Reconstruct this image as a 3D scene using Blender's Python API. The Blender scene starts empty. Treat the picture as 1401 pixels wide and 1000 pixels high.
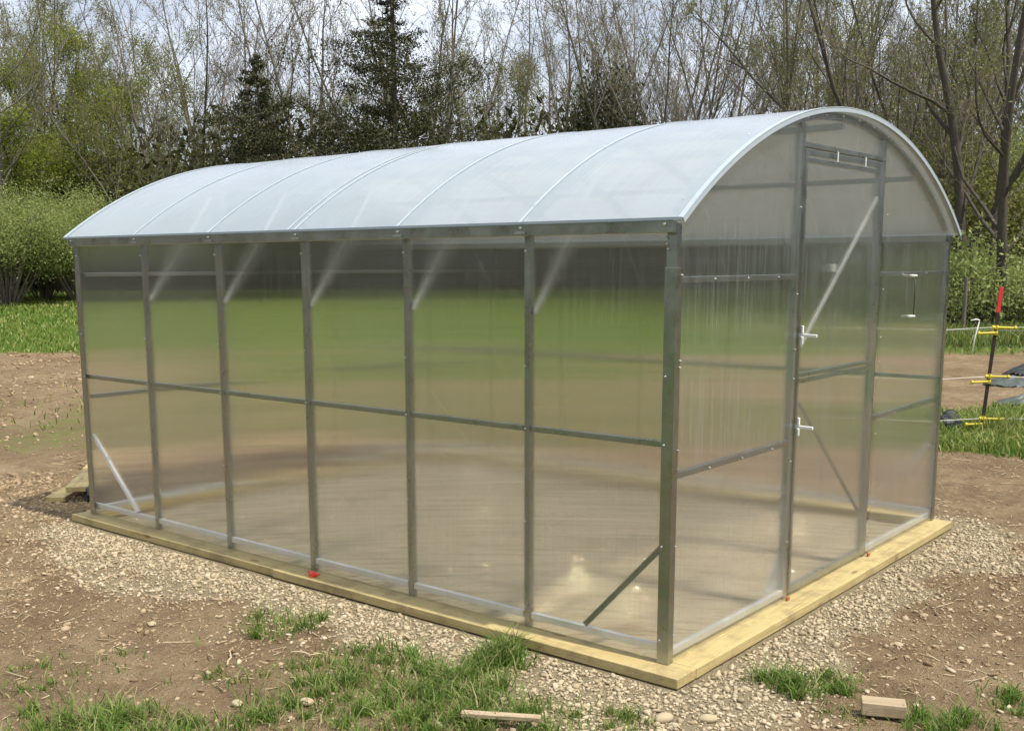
import bpy, bmesh, math, random
import numpy as np
from mathutils import Matrix, Vector
SC = bpy.context.scene
COL = SC.collection
R = math.radians

# ------------------------------------------------------------------ camera
CAM = np.array([2.211, -3.779, 1.649])
YAW, PITCH, ROLL = .689, -.165, -.003
fw = np.array([-math.sin(YAW)*math.cos(PITCH), math.cos(YAW)*math.cos(PITCH), math.sin(PITCH)])
rt = np.array([math.cos(YAW), math.sin(YAW), 0.0]); up = np.cross(rt, fw)
rr = rt*math.cos(ROLL)+up*math.sin(ROLL); uu = -rt*math.sin(ROLL)+up*math.cos(ROLL)
cam = bpy.data.cameras.new('camera'); camo = bpy.data.objects.new('camera', cam); COL.objects.link(camo)
camo.matrix_world = Matrix(((rr[0], uu[0], -fw[0], CAM[0]), (rr[1], uu[1], -fw[1], CAM[1]), (rr[2], uu[2], -fw[2], CAM[2]), (0, 0, 0, 1)))
cam.sensor_width = 36; cam.lens = 36*1487.2/1401
cam.shift_x = 18.2/1401; cam.shift_y = 107.7/1401
cam.clip_start = .05; cam.clip_end = 2000
SC.camera = camo

# ------------------------------------------------------------------ light
SUN_EL, SUN_AZ = 62.0, 3.0          # elevation; direction towards the sun measured from +X to +Y
world = bpy.data.worlds.new('World'); SC.world = world; world.use_nodes = True
wn = world.node_tree; wn.nodes.clear()
wo = wn.nodes.new('ShaderNodeOutputWorld'); wb = wn.nodes.new('ShaderNodeBackground')
sky = wn.nodes.new('ShaderNodeTexSky'); sky.sky_type = 'NISHITA'; sky.sun_disc = False
sky.sun_elevation = R(SUN_EL); sky.sun_rotation = R(90-SUN_AZ)
sky.air_density = 1.0; sky.dust_density = 3.0; sky.ozone_density = 1.5; sky.altitude = 200
# thin high cloud
tc = wn.nodes.new('ShaderNodeTexCoord'); mp = wn.nodes.new('ShaderNodeMapping'); mp.inputs['Scale'].default_value = (2.2, 2.2, 6.0)
nz = wn.nodes.new('ShaderNodeTexNoise'); nz.inputs['Scale'].default_value = 2.3; nz.inputs['Detail'].default_value = 6
rp = wn.nodes.new('ShaderNodeValToRGB'); rp.color_ramp.elements[0].position = .36; rp.color_ramp.elements[1].position = .66
rp.color_ramp.elements[0].color = (.45, .45, .45, 1); rp.color_ramp.elements[1].color = (.95, .95, .95, 1)
mx = wn.nodes.new('ShaderNodeMix'); mx.data_type = 'RGBA'; mx.inputs[7].default_value = (8.9, 9.5, 10.6, 1)
wn.links.new(tc.outputs['Generated'], mp.inputs[0]); wn.links.new(mp.outputs[0], nz.inputs['Vector']); wn.links.new(nz.outputs['Fac'], rp.inputs[0])
wn.links.new(rp.outputs[0], mx.inputs[0]); wn.links.new(sky.outputs[0], mx.inputs[6]); wn.links.new(mx.outputs[2], wb.inputs[0])
wn.links.new(wb.outputs[0], wo.inputs[0]); wb.inputs[1].default_value = .088
sl = bpy.data.lights.new('sun', 'SUN'); sl.energy = 3.5; sl.angle = R(1.0); sl.color = (1, .93, .80)
so = bpy.data.objects.new('sun', sl); COL.objects.link(so)
sd = Vector((math.cos(R(SUN_AZ))*math.cos(R(SUN_EL)), math.sin(R(SUN_AZ))*math.cos(R(SUN_EL)), math.sin(R(SUN_EL))))
so.rotation_euler = sd.to_track_quat('Z', 'Y').to_euler(); so.location = (0, 0, 30)
SC.view_settings.view_transform = 'Standard'; SC.view_settings.look = 'None'
SC.view_settings.gamma = 1; SC.view_settings.exposure = 0.54; SC.view_settings.use_curve_mapping = False
cy = SC.cycles
cy.max_bounces = 14; cy.transmission_bounces = 12; cy.transparent_max_bounces = 24; cy.diffuse_bounces = 3; cy.glossy_bounces = 4
cy.use_denoising = True; cy.sample_clamp_indirect = 2.5; cy.caustics_reflective = False

# ------------------------------------------------------------------ helpers
def tag(o, label=None, cat=None, group=None, kind=None):
    if label: o['label'] = label
    if cat: o['category'] = cat
    if group: o['group'] = group
    if kind: o['kind'] = kind
    return o
def empty(name, loc=(0, 0, 0), rz=0):
    o = bpy.data.objects.new(name, None); COL.objects.link(o); o.location = loc; o.rotation_euler.z = rz
    o.empty_display_size = .2
    return o
class MB:
    """collects shapes, then links them as one mesh object"""
    def __init__(s): s.v = []; s.f = []; s.sm = False
    def add(s, vs, fs):
        b = len(s.v); s.v += [tuple(v) for v in vs]; s.f += [tuple(b+i for i in f) for f in fs]; return s
    def box(s, x0, x1, y0, y1, z0, z1):
        return s.add([(x0, y0, z0), (x1, y0, z0), (x1, y1, z0), (x0, y1, z0), (x0, y0, z1), (x1, y0, z1), (x1, y1, z1), (x0, y1, z1)],
                     [(3, 2, 1, 0), (4, 5, 6, 7), (0, 1, 5, 4), (1, 2, 6, 5), (2, 3, 7, 6), (3, 0, 4, 7)])
    def prof(s, p0, p1, prof, side):
        """extrude a 2D profile (list of (a, b)) from p0 to p1; a runs along side, b along dir x side"""
        p0, p1 = Vector(p0), Vector(p1); d = (p1-p0).normalized(); a = Vector(side); a = (a-d*a.dot(d)).normalized(); b = d.cross(a)
        n = len(prof)
        vs = [p0+a*u+b*w for u, w in prof]+[p1+a*u+b*w for u, w in prof]
        fs = [(i, (i+1) % n, n+(i+1) % n, n+i) for i in range(n)]+[tuple(range(n))[::-1], tuple(range(n, 2*n))]
        return s.add(vs, fs)
    def bar(s, p0, p1, w, h, side):
        return s.prof(p0, p1, [(-w/2, -h/2), (w/2, -h/2), (w/2, h/2), (-w/2, h/2)], side)
    def chan(s, p0, p1, w, dd, side, t=.0018):
        """C channel: web of width w on b=0, flanges reaching dd along +b"""
        return s.prof(p0, p1, [(-w/2, 0), (w/2, 0), (w/2, dd), (w/2-t, dd), (w/2-t, t), (-w/2+t, t), (-w/2+t, dd), (-w/2, dd)], side)
    def tube(s, pts, rad, n=6, cap=True):
        pts = [Vector(p) for p in pts]; m = len(pts); b = len(s.v)
        for i, p in enumerate(pts):
            d = (pts[min(i+1, m-1)]-pts[max(i-1, 0)]).normalized()
            a = d.cross(Vector((0, 0, 1)))
            if a.length < .1: a = d.cross(Vector((1, 0, 0)))
            a.normalize(); c = d.cross(a)
            r = rad[i] if hasattr(rad, '__len__') else rad
            for k in range(n):
                t = 2*math.pi*k/n; s.v.append(tuple(p+a*(r*math.cos(t))+c*(r*math.sin(t))))
        for i in range(m-1):
            for k in range(n):
                s.f.append((b+i*n+k, b+i*n+(k+1) % n, b+(i+1)*n+(k+1) % n, b+(i+1)*n+k))
        if cap:
            s.f.append(tuple(b+k for k in range(n))[::-1]); s.f.append(tuple(b+(m-1)*n+k for k in range(n)))
        return s
    def build(s, name, m, parent=None, smooth=False, bevel=0):
        me = bpy.data.meshes.new(name); me.from_pydata(s.v, [], s.f); me.validate(); me.update()
        bm = bmesh.new(); bm.from_mesh(me); bmesh.ops.recalc_face_normals(bm, faces=bm.faces); bm.to_mesh(me); bm.free()
        o = bpy.data.objects.new(name, me); COL.objects.link(o); o.parent = parent
        if m: me.materials.append(m)
        if smooth: me.shade_smooth()
        if bevel:
            bv = o.modifiers.new('bevel', 'BEVEL'); bv.width = bevel; bv.segments = 2; bv.limit_method = 'ANGLE'
        return o
def np_mesh(name, V, F, m, parent=None, smooth=False):
    """V (n,3), F (k,3|4) arrays"""
    me = bpy.data.meshes.new(name); V = np.asarray(V, np.float32); F = np.asarray(F, np.int32); k = F.shape[1]
    me.vertices.add(len(V)); me.vertices.foreach_set('co', V.ravel())
    me.loops.add(F.size); me.loops.foreach_set('vertex_index', F.ravel())
    me.polygons.add(len(F)); me.polygons.foreach_set('loop_start', np.arange(len(F), dtype=np.int32)*k)
    me.update(calc_edges=True); me.validate()
    if smooth: me.shade_smooth()
    o = bpy.data.objects.new(name, me); COL.objects.link(o); o.parent = parent
    if m: me.materials.append(m)
    return o
def hashn(i, j, s):
    n = (i*374761393+j*668265263+s*974634777) & 0xffffffff
    n = ((n ^ (n >> 13))*1274126177) & 0xffffffff
    return ((n ^ (n >> 16)) & 0xffff)/65535.0
def vnoise(x, y, s=0):
    xi = np.floor(x).astype(np.int64); yi = np.floor(y).astype(np.int64); fx = x-xi; fy = y-yi
    fx = fx*fx*(3-2*fx); fy = fy*fy*(3-2*fy)
    a = hashn(xi, yi, s); b = hashn(xi+1, yi, s); c = hashn(xi, yi+1, s); d = hashn(xi+1, yi+1, s)
    return (a*(1-fx)+b*fx)*(1-fy)+(c*(1-fx)+d*fx)*fy
def fbm(x, y, o=4, s=0):
    t = 0; a = .5
    for k in range(o): t = t+a*(vnoise(x*2**k+17.3*k, y*2**k-9.1*k, s+k)-.5); a *= .5
    return t
def sstep(a, b, x):
    t = np.clip((x-a)/(b-a), 0, 1); return t*t*(3-2*t)

FWH = np.array([-math.sin(YAW), math.cos(YAW)]); RTH = np.array([math.cos(YAW), math.sin(YAW)])
def depth_lat(x, y):
    """yard frame: metres away from the house corner the picture was taken at, metres to the right"""
    dx = x-CAM[0]; dy = y-CAM[1]
    return dx*FWH[0]+dy*FWH[1], dx*RTH[0]+dy*RTH[1]
def yard(D, lat): 
    return CAM[0]+D*FWH[0]+lat*RTH[0], CAM[1]+D*FWH[1]+lat*RTH[1]

def zones(x, y):
    """lawn, gravel fractions and relief amplitude at world x, y"""
    D, L = depth_lat(x, y)
    w = fbm(x*.7, y*.7, 3, 5)*2.4
    edge = 20.3-7.6*sstep(-8.5, -3.0, L)
    soft = .5+2.3*sstep(-7.5, -5, L)
    lawn = sstep(-soft, soft, D-edge-soft*.6+w)*(1-.40*sstep(-7, -4.5, L)*(1-sstep(20, 31, D)))
    lawn = np.maximum(lawn, .46*sstep(-7, -4.5, L)*sstep(8.6, 10.5, D)*(1-sstep(24, 30, D))*(L < 3.6))
    strip = sstep(3.2, 4.2, L)*sstep(9.5, 9.9, D+w*.35)*(1-sstep(12.2, 12.8, D+w*.4))
    bed = sstep(3.2, 4.2, L)*sstep(12.2, 12.8, D+w*.4)*(1-sstep(19.3, 20.3, D+w*.5))
    pre = sstep(3.2, 4.2, L)*(1-sstep(9.5, 9.9, D+w*.35))
    lawn = np.maximum(lawn*(1-bed)*(1-pre), strip)
    back = sstep(3.4, 4.6, -(y+.3*fbm(x, y, 2, 8)))
    lawn = np.maximum(lawn, back*sstep(-14, -9, x))
    # gravel pad: rectangle round the base, ragged edge
    dx = np.maximum(np.maximum(-4.25-x, x-.22), 0); dy = np.maximum(np.maximum(-.28-y, y-3.5), 0)
    q = np.hypot(dx, dy)+fbm(x*1.9, y*1.9, 4, 11)*.95+.14*sstep(-2.6, -5, x)
    grav = 1-sstep(.12, .62, q)
    return lawn, grav
def ground_z(x, y, fine=True):
    D, L = depth_lat(x, y)
    z = -.052+.72*sstep(17, 44, D)+.006*np.maximum(D-44, 0)
    near_gh = np.maximum(np.maximum(np.maximum(-4.7-x, x-.2), np.maximum(-.2-y, y-3.5)), 0)
    k = sstep(.0, .9, near_gh)
    z = z+k*(fbm(x*.8, y*.8, 3, 1)*.05+fbm(x*3.1, y*3.1, 3, 2)*.035)
    far = sstep(1.2, 4, near_gh)*(1-sstep(20, 26, D))
    z = z+far*(fbm(x*1.4, y*1.4, 3, 21)*.12+np.abs(fbm(x*2.3, y*2.3, 3, 22))*.10)
    z = z-.010*k*sstep(.1, .5, near_gh)
    if fine: z = z+(.2+.8*k)*(fbm(x*9, y*9, 3, 3)*.030-np.abs(fbm(x*5.3, y*5.3, 3, 33))*.045*(1-.5*sstep(.5, 0, near_gh)))
    return z

# ------------------------------------------------------------------ materials
def nmat(name):
    m = bpy.data.materials.new(name); m.use_nodes = True; nt = m.node_tree; nt.nodes.clear()
    out = nt.nodes.new('ShaderNodeOutputMaterial'); return m, nt, out
def N(nt, t, **kw):
    n = nt.nodes.new(t)
    for k, v in kw.items():
        if k.startswith('i_'):
            key = k[2:]; key = int(key) if key.isdigit() else key.replace('_', ' ')
            n.inputs[key].default_value = v
        else: setattr(n, k, v)
    return n
def ramp(nt, src, stops):
    r = nt.nodes.new('ShaderNodeValToRGB'); e = r.color_ramp.elements
    while len(e) < len(stops): e.new(.5)
    for k, (p, c) in enumerate(stops): e[k].position = p; e[k].color = (*c, 1) if len(c) == 3 else c
    nt.links.new(src, r.inputs[0]); return r.outputs[0]
def mixc(nt, f, a, b, bt='MIX'):
    m = nt.nodes.new('ShaderNodeMix'); m.data_type = 'RGBA'; m.blend_type = bt
    for i, s in ((0, f), (6, a), (7, b)):
        if hasattr(s, 'links') or hasattr(s, 'is_linked'): nt.links.new(s, m.inputs[i])
        else: m.inputs[i].default_value = s if i == 0 else (*s, 1)
    return m.outputs[2]
def noise(nt, vec, sc, det=4, rough=.55, scale=None):
    if scale is not None:
        mp_ = nt.nodes.new('ShaderNodeMapping'); mp_.inputs['Scale'].default_value = scale; nt.links.new(vec, mp_.inputs[0]); vec = mp_.outputs[0]
    n = nt.nodes.new('ShaderNodeTexNoise'); n.inputs['Scale'].default_value = sc; n.inputs['Detail'].default_value = det; n.inputs['Roughness'].default_value = rough
    nt.links.new(vec, n.inputs['Vector']); return n.outputs['Fac']
def bumpn(nt, h, st, dist):
    b = nt.nodes.new('ShaderNodeBump'); b.inputs['Strength'].default_value = st; b.inputs['Distance'].default_value = dist
    nt.links.new(h, b.inputs['Height']); return b.outputs[0]
def math_(nt, op, a, b=None, clamp=False):
    m = nt.nodes.new('ShaderNodeMath'); m.operation = op; m.use_clamp = clamp
    for i, s in enumerate((a, b)):
        if s is None: continue
        if hasattr(s, 'is_linked'): nt.links.new(s, m.inputs[i])
        else: m.inputs[i].default_value = s
    return m.outputs[0]

def mat_poly(name, tangent, axis, kt=.06, kd=.012, kr=.013, spread=13.5, rough=.10, tint=(.92, .91, .88), mottle=1.2, ior=1.40, streaky=1.0, dcol=(.80, .90, 1.0)):
    """fluted twin-wall sheet. A ray that meets the sheet is reflected by its skin, caught by the milky plastic,
    goes straight through between the webs (kt) or is turned about the flutes' axis by their walls."""
    m, nt, out = nmat(name); L = nt.links.new
    g = N(nt, 'ShaderNodeNewGeometry'); ob = N(nt, 'ShaderNodeTexCoord')
    dot = N(nt, 'ShaderNodeVectorMath', operation='DOT_PRODUCT'); L(g.outputs['Position'], dot.inputs[0]); dot.inputs[1].default_value = tangent
    wav = math_(nt, 'SINE', math_(nt, 'MULTIPLY', dot.outputs['Value'], 2*math.pi/.0105))
    wn_ = N(nt, 'ShaderNodeTexWhiteNoise', noise_dimensions='3D'); sc_v = N(nt, 'ShaderNodeVectorMath', operation='SCALE'); sc_v.inputs['Scale'].default_value = 977.0
    L(g.outputs['Position'], sc_v.inputs[0]); L(sc_v.outputs[0], wn_.inputs['Vector'])
    sep = N(nt, 'ShaderNodeSeparateColor'); L(wn_.outputs['Color'], sep.inputs[0])
    rnd = math_(nt, 'SUBTRACT', math_(nt, 'ADD', sep.outputs[0], sep.outputs[1]), 1.0)
    streak = noise(nt, dot.outputs['Value'] if False else ob.outputs['Object'], 1.0, 3, .6, tuple(70.0*abs(t)+.5 for t in tangent))
    ang = math_(nt, 'ADD', math_(nt, 'MULTIPLY', rnd, R(spread)), math_(nt, 'ADD', math_(nt, 'MULTIPLY', wav, R(spread*.16)), math_(nt, 'MULTIPLY', math_(nt, 'SUBTRACT', streak, .5), R(spread*.5))))
    neg = N(nt, 'ShaderNodeVectorMath', operation='SCALE'); neg.inputs['Scale'].default_value = -1; L(g.outputs['Incoming'], neg.inputs[0])
    vr = N(nt, 'ShaderNodeVectorRotate', rotation_type='AXIS_ANGLE'); L(neg.outputs[0], vr.inputs['Vector']); L(ang, vr.inputs['Angle'])
    vr.inputs['Center'].default_value = (0, 0, 0)
    if axis == 'arch':
        cr = N(nt, 'ShaderNodeVectorMath', operation='CROSS_PRODUCT'); cr.inputs[0].default_value = tangent; L(g.outputs['Normal'], cr.inputs[1]); L(cr.outputs[0], vr.inputs['Axis'])
    else: vr.inputs['Axis'].default_value = axis
    por = N(nt, 'ShaderNodeBsdfRayPortal'); por.inputs['Color'].default_value = (*tint, 1); L(vr.outputs[0], por.inputs['Direction'])
    tr = N(nt, 'ShaderNodeBsdfTransparent'); tr.inputs[0].default_value = (*tint, 1)
    clear = N(nt, 'ShaderNodeBsdfTransparent')
    tl = N(nt, 'ShaderNodeBsdfTranslucent'); tl.inputs[0].default_value = (.88, .92, .90, 1)
    df = N(nt, 'ShaderNodeBsdfDiffuse'); df.inputs[0].default_value = (*dcol, 1)
    dn = noise(nt, ob.outputs['Object'], 3.0, 5, .6)
    dv0 = math_(nt, 'ADD', math_(nt, 'MULTIPLY', dn, mottle), 1-mottle/2)
    # fine lines along the flutes where the sheet is milkier
    fine = noise(nt, ob.outputs['Object'], 1.0, 4, .7, tuple((150.0 if t else 1.6) for t in tangent))
    fl = math_(nt, 'ADD', 1.0-.5*streaky, math_(nt, 'MULTIPLY', ramp(nt, fine, [(.46, (0, 0, 0)), (.70, (1, 1, 1))]), 3.3*streaky))
    dv = math_(nt, 'MULTIPLY', dv0, fl)
    m1 = N(nt, 'ShaderNodeMixShader'); m1.inputs[0].default_value = min(1, kt/(1-kd-kr)); L(por.outputs[0], m1.inputs[1]); L(tr.outputs[0], m1.inputs[2])
    m2 = N(nt, 'ShaderNodeMixShader'); L(math_(nt, 'MULTIPLY', dv, kd/(1-kr)), m2.inputs[0]); L(m1.outputs[0], m2.inputs[1]); L(tl.outputs[0], m2.inputs[2])
    m3 = N(nt, 'ShaderNodeMixShader'); L(math_(nt, 'MULTIPLY', dv, kr), m3.inputs[0]); L(m2.outputs[0], m3.inputs[1]); L(df.outputs[0], m3.inputs[2])
    gl = N(nt, 'ShaderNodeBsdfGlossy'); gl.inputs['Roughness'].default_value = rough; gl.inputs[0].default_value = (.97, .98, 1, 1)
    L(bumpn(nt, noise(nt, ob.outputs['Object'], 5, 2), .12, .02), gl.inputs['Normal'])
    fr = N(nt, 'ShaderNodeFresnel'); fr.inputs['IOR'].default_value = ior
    m4 = N(nt, 'ShaderNodeMixShader'); L(fr.outputs[0], m4.inputs[0]); L(m3.outputs[0], m4.inputs[1]); L(gl.outputs[0], m4.inputs[2])
    m5 = N(nt, 'ShaderNodeMixShader'); L(g.outputs['Backfacing'], m5.inputs[0]); L(m4.outputs[0], m5.inputs[1]); L(clear.outputs[0], m5.inputs[2])
    L(m5.outputs[0], out.inputs[0]); return m

def mat_metal(name, col=(.50, .53, .53), rough=.34, metallic=.92):
    m, nt, out = nmat(name); L = nt.links.new
    p = N(nt, 'ShaderNodeBsdfPrincipled'); p.inputs['Metallic'].default_value = metallic
    t = N(nt, 'ShaderNodeTexCoord'); n1 = noise(nt, t.outputs['Object'], 9, 5, .6); 
    v = N(nt, 'ShaderNodeTexVoronoi'); v.inputs['Scale'].default_value = 60; L(t.outputs['Object'], v.inputs['Vector'])
    c = mixc(nt, n1, tuple(x*.82 for x in col), tuple(min(1, x*1.15) for x in col))
    c = mixc(nt, .12, c, v.outputs['Color'], 'SOFT_LIGHT')
    L(c, p.inputs['Base Color']); L(ramp(nt, n1, [(.3, (rough*.8,)*3), (.7, (rough*1.3,)*3)]), p.inputs['Roughness'])
    L(bumpn(nt, n1, .08, .004), p.inputs['Normal']); L(p.outputs[0], out.inputs[0]); return m

def mat_wood(name, axis, a=(.42, .325, .125), b=(.57, .465, .215), dark=(.20, .13, .05)):
    m, nt, out = nmat(name); L = nt.links.new
    p = N(nt, 'ShaderNodeBsdfPrincipled'); p.inputs['Roughness'].default_value = .75
    t = N(nt, 'ShaderNodeTexCoord'); s = [26.0]*3; s[axis] = 1.3
    g1 = noise(nt, t.outputs['Object'], 1.0, 6, .65, tuple(s)); s2 = [90.0]*3; s2[axis] = 3.0
    g2 = noise(nt, t.outputs['Object'], 1.0, 4, .6, tuple(s2)); pt = noise(nt, t.outputs['Object'], 2.2, 4, .6)
    c = ramp(nt, g1, [(.3, a), (.52, b), (.75, tuple(x*.8 for x in a))])
    c = mixc(nt, math_(nt, 'MULTIPLY', g2, .35), c, dark)
    c = mixc(nt, ramp(nt, pt, [(.45, (0, 0, 0)), (.75, (.45, .45, .45))]), c, (.42, .36, .17))
    # knots
    mp_ = N(nt, 'ShaderNodeMapping'); ks = [9.0]*3; ks[axis] = 3.2; mp_.inputs['Scale'].default_value = ks; L(t.outputs['Object'], mp_.inputs[0])
    v = N(nt, 'ShaderNodeTexVoronoi'); v.inputs['Scale'].default_value = 1.0; L(mp_.outputs[0], v.inputs['Vector'])
    kn = ramp(nt, v.outputs['Distance'], [(.07, (.85, .85, .85)), (.16, (0, 0, 0))])
    c = mixc(nt, kn, c, (.20, .10, .04))
    sp = noise(nt, t.outputs['Object'], 55, 3, .7); c = mixc(nt, ramp(nt, sp, [(.62, (0, 0, 0)), (.72, (.55, .55, .55))]), c, (.30, .20, .10))
    mud = noise(nt, t.outputs['Object'], 6.0, 6, .7); c = mixc(nt, ramp(nt, mud, [(.48, (0, 0, 0)), (.66, (.75, .75, .75))]), c, (.25, .185, .10))
    L(c, p.inputs['Base Color']); L(bumpn(nt, g2, .8, .004), p.inputs['Normal']); L(p.outputs[0], out.inputs[0]); return m

def mat_flat(name, col, rough=.6, metallic=0, var=.15, bump=0, sc=20):
    m, nt, out = nmat(name); L = nt.links.new
    p = N(nt, 'ShaderNodeBsdfPrincipled'); p.inputs['Roughness'].default_value = rough; p.inputs['Metallic'].default_value = metallic
    t = N(nt, 'ShaderNodeTexCoord'); n1 = noise(nt, t.outputs['Object'], sc, 5, .6)
    L(mixc(nt, n1, tuple(x*(1-var*2) for x in col), tuple(min(1, x*(1+var*2)) for x in col)), p.inputs['Base Color'])
    if bump: L(bumpn(nt, n1, bump, .01), p.inputs['Normal'])
    L(p.outputs[0], out.inputs[0]); return m

def mat_leaf(name, cols, trans=.35, sc=1.2, rough=.6):
    """leaves: colour varies per leaf (random per island) and in larger patches"""
    m, nt, out = nmat(name); L = nt.links.new
    g = N(nt, 'ShaderNodeNewGeometry'); t = N(nt, 'ShaderNodeTexCoord')
    n1 = noise(nt, t.outputs['Object'], sc, 3, .6)
    f = math_(nt, 'ADD', math_(nt, 'MULTIPLY', g.outputs['Random Per Island'], .65), math_(nt, 'MULTIPLY', n1, .45), True)
    k = len(cols); c = ramp(nt, f, [(.12+.76*i/(k-1), cols[i]) for i in range(k)])
    d = N(nt, 'ShaderNodeBsdfPrincipled'); d.inputs['Roughness'].default_value = rough; d.inputs['Specular IOR Level'].default_value = .3
    tl = N(nt, 'ShaderNodeBsdfTranslucent'); L(c, d.inputs['Base Color']); L(c, tl.inputs[0])
    mxs = N(nt, 'ShaderNodeMixShader'); mxs.inputs[0].default_value = trans; L(d.outputs[0], mxs.inputs[1]); L(tl.outputs[0], mxs.inputs[2])
    L(mxs.outputs[0], out.inputs[0]); return m

def mat_island(name, cols, rough=.9, bump=.3, sc=30):
    m, nt, out = nmat(name); L = nt.links.new
    g = N(nt, 'ShaderNodeNewGeometry'); t = N(nt, 'ShaderNodeTexCoord')
    n1 = noise(nt, t.outputs['Object'], sc, 4, .6)
    f = math_(nt, 'ADD', math_(nt, 'MULTIPLY', g.outputs['Random Per Island'], .75), math_(nt, 'MULTIPLY', n1, .3), True)
    k = len(cols); c = ramp(nt, f, [(.1+.8*i/(k-1), cols[i]) for i in range(k)])
    p = N(nt, 'ShaderNodeBsdfPrincipled'); p.inputs['Roughness'].default_value = rough; p.inputs['Specular IOR Level'].default_value = .25
    L(c, p.inputs['Base Color']); L(bumpn(nt, n1, bump, .006), p.inputs['Normal']); L(p.outputs[0], out.inputs[0]); return m

def mat_ground():
    m, nt, out = nmat('soil_and_turf'); L = nt.links.new
    g = N(nt, 'ShaderNodeNewGeometry'); P = g.outputs['Position']
    n1 = noise(nt, P, .9, 6, .6); n2 = noise(nt, P, 7, 6, .65); n3 = noise(nt, P, 45, 4, .7)
    dirt = ramp(nt, n1, [(.32, (.23, .158, .088)), (.5, (.345, .25, .145)), (.68, (.44, .335, .205))])
    dirt = mixc(nt, ramp(nt, n2, [(.35, (.75, .75, .75)), (.6, (0, 0, 0))]), dirt, (.18, .122, .07))
    dirt = mixc(nt, ramp(nt, n3, [(.5, (0, 0, 0)), (.72, (.7, .7, .7))]), dirt, (.40, .31, .20))
    grav = mixc(nt, n3, (.25, .20, .12), (.52, .44, .29))
    mixc_pad = mixc(nt, n3, (.56, .485, .33), (.80, .71, .52))  # inside gravel, lightened to make up for sunlight the roof holds back
    lawn = ramp(nt, n2, [(.3, (.05, .10, .015)), (.5, (.09, .17, .02)), (.7, (.15, .24, .035))])
    lawn = mixc(nt, ramp(nt, n1, [(.4, (0, 0, 0)), (.7, (.6, .6, .6))]), lawn, (.16, .18, .045))
    zp = N(nt, 'ShaderNodeAttribute', attribute_name='pad'); grav = mixc(nt, zp.outputs['Fac'], grav, mixc_pad)
    za = N(nt, 'ShaderNodeAttribute', attribute_name='lawn'); zg = N(nt, 'ShaderNodeAttribute', attribute_name='gravel')
    def sharp(a, k=.6):
        return math_(nt, 'SMOOTH_MIN', 1.0, math_(nt, 'ADD', a, math_(nt, 'MULTIPLY', math_(nt, 'SUBTRACT', n2, .5), k)), True)
    c = mixc(nt, ramp(nt, sharp(zg.outputs['Fac']), [(.3, (0, 0, 0)), (.7, (1, 1, 1))]), dirt, grav)
    c = mixc(nt, ramp(nt, sharp(za.outputs['Fac'], .9), [(.35, (0, 0, 0)), (.65, (1, 1, 1))]), c, lawn)
    p = N(nt, 'ShaderNodeBsdfPrincipled'); p.inputs['Roughness'].default_value = .95; p.inputs['Specular IOR Level'].default_value = .15
    L(c, p.inputs['Base Color'])
    h = math_(nt, 'ADD', math_(nt, 'MULTIPLY', n2, .6), math_(nt, 'MULTIPLY', n3, .55)); h = math_(nt, 'ADD', h, math_(nt, 'MULTIPLY', noise(nt, P, 130, 3, .7), .25))
    L(bumpn(nt, h, 1.0, .08), p.inputs['Normal']); L(p.outputs[0], out.inputs[0]); return m

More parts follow.
